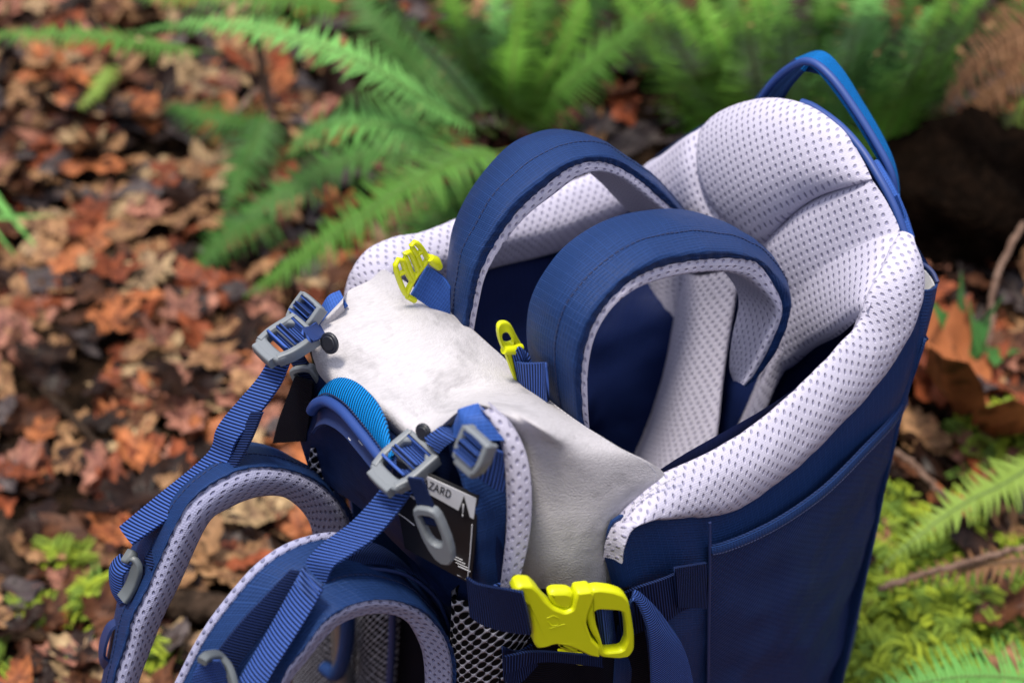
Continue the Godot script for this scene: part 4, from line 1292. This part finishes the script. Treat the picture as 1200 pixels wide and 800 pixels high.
	sheet("black_gusset", loft([pts([[590, 740, 0.118], [650, 750, 0.125], [700, 700, 0.145], [738, 690, 0.157]]), pts([[585, 800, 0.118], [650, 800, 0.125], [710, 760, 0.145], [757, 745, 0.158]]), pts([[585, 860, 0.118], [650, 870, 0.125], [710, 860, 0.145], [766, 860, 0.158]])], 16, 10), 0.002, al, "black_webbing", root)
	g = Geo.new()
	ribbon(g, line([[728, 780], [716, 790], [700, 806]], 0.135), line([[732, 784], [732, 800], [732, 820]], 0.135), 0.002, al, 10)
	part("white_tag", g, mat["white_print"], root)

# ---------------------------------------------------------------- forest floor
var mound_at := []

func ground_y(x: float, z: float) -> float:
	var d := Vector2(x, z).distance_to(Vector2(q0.x, q0.z))
	var k := smoothstep(0.25, 0.6, d)
	var y := (relief.get_noise_2d(x * 100, z * 100) * 0.05 + relief.get_noise_2d(x * 420 + 90, z * 420) * 0.012) * k
	for m in mound_at:
		var e: float = Vector2(x - m[0], z - m[1]).length() / m[2]
		y += m[3] * exp(-e * e)
	return y

func on_ground(u: float, v: float) -> Vector3:
	var p := py(u, v, 0.0)
	for k in 3:
		p = py(u, v, ground_y(p.x, p.z))
	return p

func pixel(p: Vector3) -> Vector3:
	var d := p - eye
	var z := d.dot(vf)
	return Vector3(600 + PX * d.dot(vr) / z, 400 - PX * d.dot(vu) / z, z)

func ground() -> void:
	for m in [[1120, 720, 0.22, 0.05], [1180, 560, 0.12, 0.03], [150, 740, 0.12, 0.03], [900, 120, 0.45, 0.22]]:
		var p := py(m[0], m[1], 0.0)
		mound_at.append([p.x, p.z, m[2], m[3]])
	var g := Geo.new()
	var n := 150
	var rows := []
	var uvs := []
	for r in n + 1:
		var row := PackedVector3Array()
		var uv := PackedVector2Array()
		var t := 2.0 * r / n - 1.0
		var z := q0.z - 0.6 + 2.2 * t + 38.0 * pow(t, 9.0)
		for c in n + 1:
			var s := 2.0 * c / n - 1.0
			var x := 2.2 * s + 38.0 * pow(s, 9.0)
			row.append(Vector3(x, ground_y(x, z), z))
			uv.append(Vector2(x, z))
		rows.append(row); uvs.append(uv)
	g.grid(rows, uvs, false, 1)
	var o := part("ground", g, mat["soil"])
	tag(o, "dark brown forest soil under the fallen leaves", "ground", "", "structure")

func leaf_mesh(kind: int, curl: float, fold: float, seed_no: int) -> ArrayMesh:
	var g := Geo.new()
	var n := 44
	var rings := [0.0, 0.35, 0.7, 1.0]
	var f := FastNoiseLite.new()
	f.seed = seed_no
	f.frequency = 1.6
	var rows := []
	var uvs := []
	for r in rings:
		var row := PackedVector3Array()
		var uv := PackedVector2Array()
		for k in n + 1:
			var a := TAU * (k % n) / n - PI
			var rad := 0.0
			if kind == 0:
				rad = 0.33 + 0.04 * sin(a * 17.0 + seed_no) + 0.03 * f.get_noise_2d(a * 2.0, 3.0)
				for lobe in [[0.0, 0.34, 0.30], [0.95, 0.26, 0.28], [-0.95, 0.28, 0.28], [1.85, 0.13, 0.28], [-1.85, 0.13, 0.28]]:
					rad += lobe[1] * exp(-pow((a - lobe[0]) / lobe[2], 2.0))
				if absf(a) > 2.7: rad *= 0.55
			else:
				var long := cos(a)
				rad = (0.27 + 0.13 * f.get_noise_2d(sin(a) * 1.4 + 4.0, cos(a) * 1.4)) / sqrt(pow(sin(a), 2.0) + pow(0.52 * cos(a), 2.0)) * (1.0 + 0.12 * pow(absf(long), 6.0)) * (1.0 + 0.02 * sin(a * 21.0))
			var p: Vector2 = Vector2(sin(a), cos(a)) * rad * r
			var h: float = curl * (p.length_squared() * 0.9) + fold * absf(p.x) + 0.16 * f.get_noise_2d(p.x * 1.3 + 5, p.y * 1.3) - curl * 0.5 * p.x * p.y
			row.append(Vector3(p.x, h, -p.y))
			uv.append(Vector2(p.x * 0.5 + 0.5, 0.42 + p.y * 0.52))
		rows.append(row); uvs.append(uv)
	g.grid(rows, uvs, false, 1)
	if seed_no % 2 == 0:
		var stem := PackedVector3Array([Vector3(0, 0, 0.05), Vector3(0.04, 0.04, 0.4), Vector3(0.12, 0.02, 0.75)])
		tube(g, stem, 0.012, 6, 4)
	return g.mesh(Vector3.ZERO)

func zone(p: Vector3) -> String:
	var u := p.x
	var v := p.y
	if u > 980:
		if v < 300: return "in the dark hollow right of the headrest"
		if v < 430: return "by the broad green plant right of the carrier"
		if v < 560: return "on the bare patch right of the carrier"
		return "on the moss right of the carrier"
	if v < 110: return "beneath the ferns in the background" if u > 300 else "at the far upper left of the floor"
	if v < 210: return "under the arching frond" if u > 200 else "near the upper left picture edge"
	if v < 330: return "beside the low green fronds" if u > 220 else "left of the low green fronds"
	if v < 430: return "behind the far ladder buckle" if u > 220 else "at the left picture edge, mid height"
	if v < 540: return "left of the hanging strap" if u > 180 else "at the left edge above the rotten stub"
	if v < 680: return "seen through the far shoulder strap" if u > 170 else "beside the rotten stub"
	return "by the dead branch below the straps" if u > 170 else "near the mossy lower left corner"

func litter() -> void:
	var meshes := []
	for k in 3: meshes.append([leaf_mesh(0, [0.15, 0.5, -0.35][k], [0.05, 0.2, 0.0][k], 40 + k), "maple", k])
	for k in 6: meshes.append([leaf_mesh(1, [0.1, 0.5, -0.4, 0.3, 0.0, 0.7][k], [0.1, 0.35, 0.1, -0.1, 0.05, 0.2][k], 60 + k), "oval", k % 5])
	var hidden := PackedVector2Array([Vector2(405, 330), Vector2(520, 260), Vector2(560, 170), Vector2(660, 140), Vector2(900, 90), Vector2(1060, 100), Vector2(1100, 330), Vector2(985, 830), Vector2(420, 830), Vector2(500, 700), Vector2(380, 500), Vector2(340, 400)])
	rng.seed = 1234
	var all := []
	for k in 25000:
		var x := rng.randf_range(-2.1, 2.1)
		var z := rng.randf_range(q0.z - 3.1, q0.z + 1.4)
		var size := rng.randf_range(0.020, 0.055) * (1.4 if rng.randf() < 0.12 else 1.0)
		var p := Vector3(x, ground_y(x, z) + 0.004 + 0.030 * rng.randf(), z)
		var px := pixel(p)
		var yaw := rng.randf() * TAU
		var tilt_x := rng.randfn(0, 0.23)
		var tilt_z := rng.randfn(0, 0.23)
		var shape := rng.randi_range(0, 8)
		var pick := rng.randf()
		var keep := rng.randf()
		var away := px.z < 0.3 or px.x < -90 or px.x > 1290 or px.y < -80 or px.y > 900
		var dense := 1.0
		if away: dense = 0.9
		elif px.x > 400 and px.y < 170: dense = 0.35
		elif px.x > 1000 and px.y < 330: dense = 0.45
		elif px.x > 1000 and px.y > 560: dense = 0.15
		elif px.x < 140 and px.y > 560: dense = 0.6
		if keep > dense: continue
		# warmer, larger leaves in the drift left of the carrier
		var drift := exp(-pow((px.x - 200) / 190.0, 2.0) - pow((px.y - 470) / 150.0, 2.0)) + exp(-pow((px.x - 1130) / 90.0, 2.0) - pow((px.y - 500) / 70.0, 2.0))
		var c := 0
		if rng.randf() < drift * 0.85:
			c = [0, 0, 1, 4, 4, 2, 2, 5][int(pick * 7.99)]
		else:
			c = [0, 5, 6, 7, 5, 0, 3, 7, 2, 7, 2, 4, 1, 2, 6][int(pick * 14.99)]
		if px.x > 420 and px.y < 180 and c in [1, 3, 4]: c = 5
		var b := Basis.from_euler(Vector3(tilt_x, yaw, tilt_z)).scaled_local(Vector3.ONE * size * 1.5)
		var shown := size * size / (px.z * px.z)
		if away: shown = 1e-9
		elif Geometry2D.is_point_in_polygon(Vector2(px.x, px.y), hidden) or px.x < -10 or px.x > 1210 or px.y < -10 or px.y > 810: shown *= 0.02
		all.append([shown, Transform3D(b, p), shape, c, px, size])
	all.sort_custom(func(a, b): return a[0] > b[0])
	var named := {}
	var count := mini(300, all.size())
	for k in count:
		var e: Array = all[k]
		var d: Array = meshes[e[2]]
		var curl: String = ["flat", "curled", "upturned", "tightly curled", "wavy"][d[2]]
		var label := "%s%s %s %s leaf %s" % ["large " if e[5] > 0.062 else ("small " if e[5] < 0.045 else ""), curl, LEAF_COLORS[e[3]][0], d[1], zone(e[4])]
		if not named.has(label): named[label] = []
		named[label].append(k)
	var suffix := {}
	for label in named:
		var list: Array = named[label]
		list.sort_custom(func(a, b): return all[a][4].x < all[b][4].x)
		for k in list.size():
			suffix[list[k]] = label + ("" if list.size() == 1 else ", leftmost" if k == 0 else ", rightmost" if k == list.size() - 1 else ", middle one" if list.size() == 3 else ", second from left" if k == 1 else ", third from left" if k == 2 else ", fourth from left")
	for k in count:
		var e: Array = all[k]
		var d: Array = meshes[e[2]]
		var o := MeshInstance3D.new()
		o.name = "fallen_leaf"
		add_child(o, true)
		o.mesh = d[0]
		o.material_override = mat["leaf_" + LEAF_COLORS[e[3]][0]]
		o.transform = e[1]
		tag(o, suffix[k], "leaf", "fallen leaves on the forest floor")
	var split := {}
	for k in range(count, all.size()):
		if not split.has(all[k][2]): split[all[k][2]] = []
		split[all[k][2]].append(all[k])
	var holder := Node3D.new()
	holder.name = "leaf_litter"
	add_child(holder, true)
	tag(holder, "smaller and more distant fallen leaves covering the forest floor", "leaf litter", "", "stuff")
	for s in split:
		var mm := MultiMesh.new()
		mm.transform_format = MultiMesh.TRANSFORM_3D
		mm.use_colors = true
		mm.mesh = meshes[s][0]
		mm.instance_count = split[s].size()
		for k in split[s].size():
			var e: Array = split[s][k]
			mm.set_instance_transform(k, e[1])
			var c: Vector3 = LEAF_COLORS[e[3]][1] * rng.randf_range(0.7, 1.2)
			mm.set_instance_color(k, Color(c.x, c.y, c.z))
		var o := MultiMeshInstance3D.new()
		o.name = "leaves"
		o.multimesh = mm
		o.material_override = mat["litter"]
		o.set_meta("kind", "stuff")
		holder.add_child(o, true)

# ---------------------------------------------------------------- ferns
var leaflet_meshes := []

func make_leaflets() -> void:
	for k in 4:
		var g := Geo.new()
		var n := 9
		var rows := []
		var uvs := []
		for r in n + 1:
			var t := float(r) / n
			var w := 0.5 * pow(1.0 - t, 0.55) * (0.78 + 0.22 * cos(t * 4.0)) * (1.0 + 0.10 * (1 if r % 2 == 0 else -1))
			if r == n: w = 0.02
			var ear := 0.25 if r == 0 and k % 2 == 0 else 0.0
			var y: float = -[0.10, 0.22, 0.05, 0.30][k] * t * t
			var bend: float = [0.3, -0.2, 0.5, 0.1][k] * t * t
			rows.append(PackedVector3Array([Vector3(t, y + 0.10 * w, -w - ear + bend), Vector3(t, y - 0.02, bend), Vector3(t, y + 0.10 * w, w + bend)]))
			uvs.append(PackedVector2Array([Vector2(0, t), Vector2(0.5, t), Vector2(1, t)]))
		g.grid(rows, uvs, true, 1)
		leaflet_meshes.append(g.mesh(Vector3.ZERO))

# ctrl: [x, y, height above the floor] from base to tip
func frond(root: Node3D, ctrl: Array, half_w: float, pairs: int, m: String, single: bool, face := Vector3.UP, bare := 0.1, angle := 0.35) -> void:
	var p := pts(ctrl, "y")
	var c := even(p, 60)
	var g := Geo.new()
	var grow := PackedFloat32Array()
	for k in c.size(): grow.append(1.0 - 0.75 * k / (c.size() - 1))
	sweep(g, c, PackedVector3Array([Vector3(0.3, 0.5, 0.8)]), disc(0.0022, 5), grow)
	var o := part("frond", g, mat["stalk_brown" if m in ["fern_dead", "fern_lush"] else "fern_stalk"], root)
	var st := SurfaceTool.new()
	for k in pairs:
		var s := bare + (1.0 - bare) * (k + 0.5) / pairs
		var at := cr(c, s)
		var tan_dir := (cr(c, minf(s + 0.02, 1)) - cr(c, s - 0.02)).normalized()
		var nrm := (face - tan_dir * face.dot(tan_dir)).normalized()
		var side := tan_dir.cross(nrm)
		var q := (s - bare) / (1 - bare)
		var shape := pow(clampf(q * 5.0 + 0.35, 0, 1), 0.7) * pow(1.0 - q, 0.62) * 1.15
		var length := maxf(half_w * shape, 0.006)
		var step := c[0].distance_to(c[30]) * 2.0 * (1 - bare) / pairs
		for e in [-1.0, 1.0]:
			var lean := angle + rng.randfn(0, 0.08)
			var d: Vector3 = (side * e * cos(lean) + tan_dir * sin(lean) + nrm * rng.randfn(-0.05, 0.10)).normalized()
			var w := d.cross(nrm).normalized()
			var nn := w.cross(d)
			var wide := minf(step * 1.12, length * 0.42) * rng.randf_range(0.85, 1.1)
			var tr := Transform3D(Basis(d * length * rng.randf_range(0.9, 1.08), nn * length, w * wide), at)
			var mesh: ArrayMesh = leaflet_meshes[rng.randi_range(0, 3)]
			if single:
				var l := MeshInstance3D.new()
				l.name = "leaflet"
				o.add_child(l, true)
				l.mesh = mesh
				l.material_override = mat[m]
				l.global_transform = tr
			else:
				st.append_from(mesh, 0, Transform3D(tr.basis, tr.origin - root.position))
	if not single:
		var l := MeshInstance3D.new()
		l.name = "leaflets"
		o.add_child(l, true)
		l.mesh = st.commit()
		l.material_override = mat[m]
		l.set_meta("kind", "stuff")

func ferns() -> void:
	make_leaflets()
	rng.seed = 77
	var a := thing("sword_fern", "sword fern behind the far harness strap with fronds reaching left over the leaves", "fern", on_ground(575, 175), "sword ferns in the background")
	frond(a, [[600, 175, 0.10], [540, 188, 0.17], [470, 222, 0.19], [390, 275, 0.15], [285, 348, 0.06]], 0.058, 62, "fern_mid", true, Vector3(0.1, 1, 0.35))
	frond(a, [[520, 160, 0.14], [470, 150, 0.20], [420, 143, 0.22], [375, 148, 0.20], [335, 182, 0.14]], 0.056, 40, "fern_bright", true, Vector3(0.0, 1, 0.7))
	frond(a, [[580, 160, 0.08], [500, 118, 0.22], [420, 70, 0.30], [330, 40, 0.32], [240, 26, 0.30], [145, 38, 0.24]], 0.036, 60, "fern_bright", true, Vector3(0.0, 1, 0.5))
	frond(a, [[575, 150, 0.09], [540, 100, 0.19], [490, 45, 0.30], [450, -10, 0.38], [420, -60, 0.44]], 0.019, 54, "fern_bright", true, Vector3(-0.3, 0.3, 0.9))
	frond(a, [[590, 150, 0.08], [600, 100, 0.12], [625, 40, 0.20], [655, -30, 0.28]], 0.056, 40, "fern_mid", false, Vector3(-0.2, 0.5, 0.9))
	frond(a, [[585, 150, 0.08], [565, 90, 0.13], [535, 20, 0.22], [500, -50, 0.3]], 0.056, 40, "fern_mid", false, Vector3(0.2, 0.5, 0.9))
	frond(a, [[600, 155, 0.06], [650, 110, 0.14], [700, 70, 0.2], [760, 20, 0.26]], 0.06, 37, "fern_mid", false, Vector3(-0.2, 0.8, 0.7))
	frond(a, [[605, 185, 0.08], [560, 215, 0.11], [510, 255, 0.11], [450, 320, 0.06]], 0.08, 35, "fern_dark", false, Vector3(0, 1, 0.3))
	frond(a, [[560, 160, 0.05], [490, 165, 0.09], [400, 190, 0.10], [300, 245, 0.07], [235, 292, 0.03]], 0.06, 37, "fern_dark", false, Vector3(0, 1, 0.3))
	frond(a, [[600, 160, 0.05], [640, 90, 0.13], [690, 20, 0.22], [740, -50, 0.3]], 0.055, 35, "fern_dark", false, Vector3(0, 0.5, 1))
	frond(a, [[570, 155, 0.05], [500, 90, 0.10], [440, 30, 0.16], [400, -40, 0.22]], 0.07, 35, "fern_dark", false, Vector3(0, 0.8, 0.6))
	for k in 5:
		var tx: float = [520, 580, 640, 700, 610][k]
		frond(a, [[590 + k * 4, 152, 0.06], [lerpf(594, tx, 0.35), 105, 0.11 + 0.01 * k], [lerpf(594, tx, 0.7), 40, 0.21], [tx, -30, 0.27]], 0.055, 46, ["fern_lush", "fern_bright", "fern_mid", "fern_lush", "fern_lush"][k], false, Vector3(rng.randf_range(-0.4, 0.4), 0.7, 0.8), 0.12, 0.25)
	var b := thing("sword_fern", "tall dense sword fern rising behind the headrest and its carry handle", "fern", on_ground(920, 215), "sword ferns in the background")
	for k in 9:
		var t := k / 8.0
		var tx := lerpf(720, 1210, t) + rng.randf_range(-20, 20)
		var bx := lerpf(830, 1060, t)
		frond(b, [[bx, 130, 0.04], [lerpf(bx, tx, 0.4), 85, 0.10], [lerpf(bx, tx, 0.75), 30, 0.19], [tx, -30, 0.24]], 0.062, 44, "fern_dark" if k % 2 else "fern_mid", false, Vector3(lerpf(-0.6, 0.6, t), 0.6, 0.8), 0.08, 0.15)
	for k in 13:
		var t := (k * 5 % 13) / 12.0
		var bx := lerpf(850, 1030, t) + rng.randf_range(-10, 10)
		var tx := lerpf(690, 1170, t) + rng.randf_range(-20, 20)
		var ty := rng.randf_range(-60, -10) + 60.0 * absf(t - 0.5)
		var hgt := rng.randf_range(0.24, 0.34)
		var by := rng.randf_range(175, 210)
		frond(b, [[bx, by, 0.05], [lerpf(bx, tx, 0.3), lerpf(by, ty, 0.33), hgt * 0.42], [lerpf(bx, tx, 0.66), lerpf(by, ty, 0.70), hgt * 0.82], [tx, ty, hgt]], rng.randf_range(0.052, 0.068), 50, ["fern_lush", "fern_lush", "fern_bright", "fern_lush", "fern_mid"][k % 5], k < 4, Vector3(lerpf(-0.6, 0.6, t), 0.55, 0.85), 0.08, 0.12)
	var d := thing("sword_fern", "fern at the upper left edge holding one low horizontal frond", "fern", on_ground(40, -40), "sword ferns in the background")
	frond(d, [[260, 62, 0.10], [180, 52, 0.15], [90, 40, 0.18], [0, 40, 0.16], [-60, 50, 0.12]], 0.035, 45, "fern_mid", true, Vector3(0, 1, 0.1))
	frond(d, [[420, 10, 0.1], [330, -4, 0.18], [240, -8, 0.2], [150, -4, 0.16]], 0.05, 40, "fern_mid", false, Vector3(0, 1, 0.4))
	frond(d, [[330, 190, 0.02], [300, 150, 0.06], [250, 140, 0.08], [190, 120, 0.05]], 0.05, 32, "fern_dark", false, Vector3(0, 1, 0.4))
	frond(d, [[128, 66, 0.03], [120, 92, 0.05], [102, 118, 0.05], [76, 138, 0.02]], 0.025, 29, "fern_yellow", false, Vector3(0, 1, 0.4))
	var e := thing("sword_fern", "low dark frond lying among leaves left of the bright curled frond", "fern", on_ground(300, 130), "sword ferns in the background")
	frond(e, [[312, 130, 0.05], [296, 170, 0.08], [278, 215, 0.08], [262, 262, 0.04]], 0.055, 37, "fern_dark", true, Vector3(0.3, 1, 0.3))
	frond(e, [[330, 250, 0.05], [290, 262, 0.07], [255, 285, 0.06], [225, 325, 0.02]], 0.05, 32, "fern_dark", true, Vector3(0, 1, 0.3))
	var h := thing("fern_frond", "bright green fern frond entering at the lower right corner", "fern", on_ground(1200, 830))
	frond(h, [[1290, 840, 0.10], [1220, 802, 0.13], [1150, 792, 0.14], [1080, 800, 0.13], [1000, 826, 0.10]], 0.045, 54, "fern_bright", true, Vector3(0.0, 1, 0.6))
	var w := thing("fern_frond", "small green frond with browning tips lying over the moss", "fern", on_ground(1100, 620))
	frond(w, [[1225, 535, 0.08], [1180, 565, 0.085], [1130, 590, 0.085], [1080, 625, 0.08], [1030, 668, 0.07]], 0.030, 27, "fern_yellow", true, Vector3(0, 1, 0.5), 0.05)
	frond(w, [[1215, 655, 0.09], [1150, 662, 0.085], [1090, 672, 0.08], [1040, 690, 0.07]], 0.022, 16, "fern_dead", true, Vector3(0, 1, 0.3), 0.05)
	var x := thing("dead_fern", "dead brown fern frond drooping at the upper right edge", "fern", on_ground(1190, 120))
	frond(x, [[1260, 10, 0.34], [1190, 40, 0.30], [1140, 80, 0.24], [1105, 130, 0.16]], 0.045, 32, "fern_dead", true, Vector3(0.1, 1, 0.4))
	frond(x, [[1260, 60, 0.24], [1200, 85, 0.2], [1150, 120, 0.14], [1120, 170, 0.08]], 0.040, 29, "fern_dead", true, Vector3(0.1, 1, 0.4))
	var y := thing("fern_frond", "yellow-green frond tip at the right edge below the dead fern", "fern", on_ground(1210, 160))
	frond(y, [[1270, 90, 0.26], [1225, 105, 0.26], [1195, 125, 0.22], [1180, 150, 0.18]], 0.045, 24, "fern_yellow", true, Vector3(0, 1, 0.6))

func plants() -> void:
	var p := thing("broad_leaf_plant", "low plant with one broad green leaf right of the carrier rim", "plant", on_ground(1120, 420))
	for l in [[[1152, 410], [1082, 384], 0.060, "plant_green", 0.10], [[1130, 400], [1118, 322], 0.020, "plant_green", 0.14], [[1140, 400], [1168, 344], 0.018, "plant_green", 0.13], [[1150, 415], [1130, 352], 0.012, "plant_green", 0.12], [[1160, 420], [1195, 400], 0.02, "plant_green", 0.05]]:
		var a := pts([[l[0][0], l[0][1], 0.06]], "y")[0]
		var b := pts([[l[1][0], l[1][1], l[4]]], "y")[0]
		var d := b - a
		var w := d.cross(Vector3(0, 0.7, 0.7)).normalized()
		var o := MeshInstance3D.new()
		o.name = "leaf"
		p.add_child(o, true)
		o.mesh = leaflet_meshes[2]
		o.material_override = mat[l[3]]
		o.global_transform = Transform3D(Basis(d, w.cross(d).normalized() * d.length() * 0.6, w * l[2]), a)
	var q := thing("sedge", "few green sedge blades at the left picture edge", "grass", on_ground(10, 250))
	for l in [[[-20, 215], [48, 292], 0.016], [[-30, 240], [20, 300], 0.010], [[-10, 255], [70, 250], 0.008]]:
		var a := pts([[l[0][0], l[0][1], 0.05]], "y")[0]
		var b := pts([[l[1][0], l[1][1], 0.03]], "y")[0]
		var d := b - a
		var w := d.cross(Vector3(0, 0.7, 0.7)).normalized()
		var o := MeshInstance3D.new()
		o.name = "blade"
		q.add_child(o, true)
		o.mesh = leaflet_meshes[0]
		o.material_override = mat["fern_bright"]
		o.global_transform = Transform3D(Basis(d, w.cross(d).normalized() * d.length() * 0.4, w * l[2]), a)

func rough_log(called: String, label: String, category: String, path: PackedVector3Array, r: float, m: String, lump := 0.25, n := 40, sides := 18) -> void:
	var g := Geo.new()
	var c := even(path, n)
	var rows := []
	var uvs := []
	var f := FastNoiseLite.new()
	f.frequency = 0.9 / r
	f.seed = int(r * 10000)
	for k in c.size():
		var t := float(k) / n
		var tan_dir := (c[mini(k + 1, n)] - c[maxi(k - 1, 0)]).normalized()
		var s := tan_dir.cross(Vector3(0.2, 1, 0.1)).normalized()
		var u := s.cross(tan_dir)
		var row := PackedVector3Array()
		var uv := PackedVector2Array()
		var end := pow(sin(PI * clampf(t, 0.002, 0.998)), 0.18)
		for j in sides + 1:
			var a := TAU * (j % sides) / sides
			var dir := s * cos(a) + u * sin(a)
			var p := c[k] + dir * r
			var rr := r * end * (1.0 + lump * f.get_noise_3dv(p) + lump * 0.6 * f.get_noise_3d(p.x * 3, p.y * 3, p.z * 3))
			row.append(c[k] + dir * rr)
			uv.append(Vector2(j * 0.1, t))
		rows.append(row); uvs.append(uv)
	g.grid(rows, uvs, false, 1)
	tag(part(called, g, mat[m]), label, category)

func wood() -> void:
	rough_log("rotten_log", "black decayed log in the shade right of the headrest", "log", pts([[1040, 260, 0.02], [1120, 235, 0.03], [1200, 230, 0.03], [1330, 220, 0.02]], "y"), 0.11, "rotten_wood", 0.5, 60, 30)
	rough_log("rotten_stub", "dark rotten branch stub at the left picture edge", "log", pts([[-60, 590, 0.0], [-10, 625, 0.01], [22, 665, 0.0], [30, 700, -0.04]], "y"), 0.024, "dead_wood", 0.5)
	rough_log("dead_branch", "grey dead branch lying behind the near shoulder strap", "branch", pts([[150, 700, 0.015], [240, 712, 0.02], [330, 722, 0.02], [450, 735, 0.01]], "y"), 0.016, "dead_wood", 0.3)
	for t in [["pale bent twig rising at the right edge beside the dark log", [[1200, 262, 0.10], [1175, 310, 0.08], [1163, 345, 0.06], [1160, 420, 0.03], [1158, 480, 0.01]], 0.0035, "pale_twig"], ["thin pale twig between the carrier and the rust leaf", [[1050, 528, 0.03], [1075, 548, 0.035], [1108, 582, 0.03]], 0.0032, "pale_twig"], ["brown hanging stem left of the bright curled frond", [[303, 40, 0.20], [308, 90, 0.12], [316, 130, 0.06], [325, 175, 0.02]], 0.006, "pale_twig"], ["dark slender twig crossing the leaves at lower left", [[50, 455, 0.02], [85, 490, 0.025], [125, 530, 0.02]], 0.004, "dead_wood"], ["slanting brown twig under the upper left leaves", [[230, 170, 0.03], [270, 140, 0.06], [300, 105, 0.05]], 0.005, "pale_twig"], ["reddish twig lying along the right moss", [[1030, 690, 0.09], [1100, 668, 0.095], [1200, 640, 0.09]], 0.003, "pale_twig"]]:
		var g := Geo.new()
		var c := even(pts(t[1], "y"), 20)
		for k in c.size(): c[k] += Vector3(noise.get_noise_1d(k * 9.0), noise.get_noise_1d(k * 9.0 + 300), 0) * 0.004
		sweep(g, c, PackedVector3Array([Vector3(0.3, 0.5, 0.8)]), disc(t[2], 7))
		tag(part("twig", g, mat[t[3]]), t[0], "twig")
	# the large curled leaves right of the carrier
	for l in [[1140, 510, 0.19, "orange", 3, 0.9, Vector3(0.5, 2.2, 0.1), "large curled orange maple leaf on the floor right of the carrier"], [1090, 470, 0.14, "rust", 1, 0.5, Vector3(0.2, 0.6, -0.2), "large rust leaf partly under the orange leaf right of the carrier"], [1175, 640, 0.045, "tan", 5, 0.5, Vector3(0.6, 1.0, 0.3), "small tan leaf caught upright in the moss"], [1195, 600, 0.04, "grey", 6, 0.3, Vector3(0.9, 0.3, 0.4), "blue-grey wet leaf at the right edge above the moss"]]:
		var m := leaf_mesh(0 if l[4] < 5 else 1, l[5], 0.25, 90 + l[4])
		var o := MeshInstance3D.new()
		o.name = "fallen_leaf"
		add_child(o, true)
		o.mesh = m
		o.material_override = mat["leaf_" + l[3]]
		o.transform = Transform3D(Basis.from_euler(l[6]).scaled_local(Vector3.ONE * l[2] * 1.2), on_ground(l[0], l[1]) + up * 0.03)
		tag(o, l[7], "leaf", "fallen leaves on the forest floor")

func moss() -> void:
	var g := Geo.new()
	var stem := PackedVector3Array([Vector3(0, 0, 0), Vector3(0, 0.35, 0.12), Vector3(0, 0.6, 0.42), Vector3(0, 0.66, 0.8)])
	for k in 12:
		var t := 0.1 + 0.9 * k / 11.0
		var p := cr(stem, t)
		var d := (cr(stem, minf(t + 0.05, 1.0)) - cr(stem, t - 0.05)).normalized()
		var long := 0.30 * (1.0 - 0.6 * t) + 0.05
		for e in [-1.0, 1.0]:
			var s := Vector3(e * 0.85, 0.15, 0).normalized() * long + d * long * 0.7
			var at := g.v.size()
			g.v.append_array(PackedVector3Array([p - d * 0.05, p + s * 0.5 - d * 0.05 + up * 0.02, p + s, p + s * 0.45 + d * 0.07]))
			for j in 4: g.t.append(Vector2(0, t))
			g.tri(at, at + 1, at + 2, 0); g.tri(at, at + 2, at + 3, 0)
	var mesh := g.mesh(Vector3.ZERO)
	rng.seed = 5
	var spots := []
	for m in [[1120, 765, 0.20, 0.085, 2600], [1180, 600, 0.07, 0.05, 200], [1060, 680, 0.09, 0.05, 350], [85, 665, 0.028, 0.016, 90], [85, 735, 0.045, 0.016, 150], [60, 800, 0.055, 0.022, 150], [160, 805, 0.04, 0.02, 90]]:
		var c := py(m[0], m[1], 0.0)
		for k in int(m[4] * 1.6):
			var a := rng.randf() * TAU
			var r := sqrt(rng.randf())
			var p := c + Vector3(cos(a) * r * m[2], 0, sin(a) * r * m[3])
			var lump := relief.get_noise_2d(p.x * 900 + 40, p.z * 900)
			if lump < -0.22: continue
			p.y = ground_y(p.x, p.z) + rng.randf_range(-0.008, 0.010) + lump * 0.035
			var size := rng.randf_range(0.013, 0.028)
			var b := Basis.from_euler(Vector3(rng.randfn(0.1, 0.35), rng.randf() * TAU, rng.randfn(0, 0.35))).scaled_local(Vector3.ONE * size)
			var t := rng.randf()
			spots.append([Transform3D(b, p), Color(lerpf(0.11, 0.40, t), lerpf(0.21, 0.50, t), 0.028)])
	var mm := MultiMesh.new()
	mm.transform_format = MultiMesh.TRANSFORM_3D
	mm.use_colors = true
	mm.mesh = mesh
	mm.instance_count = spots.size()
	for k in spots.size():
		mm.set_instance_transform(k, spots[k][0])
		mm.set_instance_color(k, spots[k][1])
	var o := MultiMeshInstance3D.new()
	o.name = "moss"
	o.multimesh = mm
	o.material_override = mat["moss"]
	add_child(o, true)
	tag(o, "bright yellow-green feathery moss in the lower corners", "moss", "", "stuff")
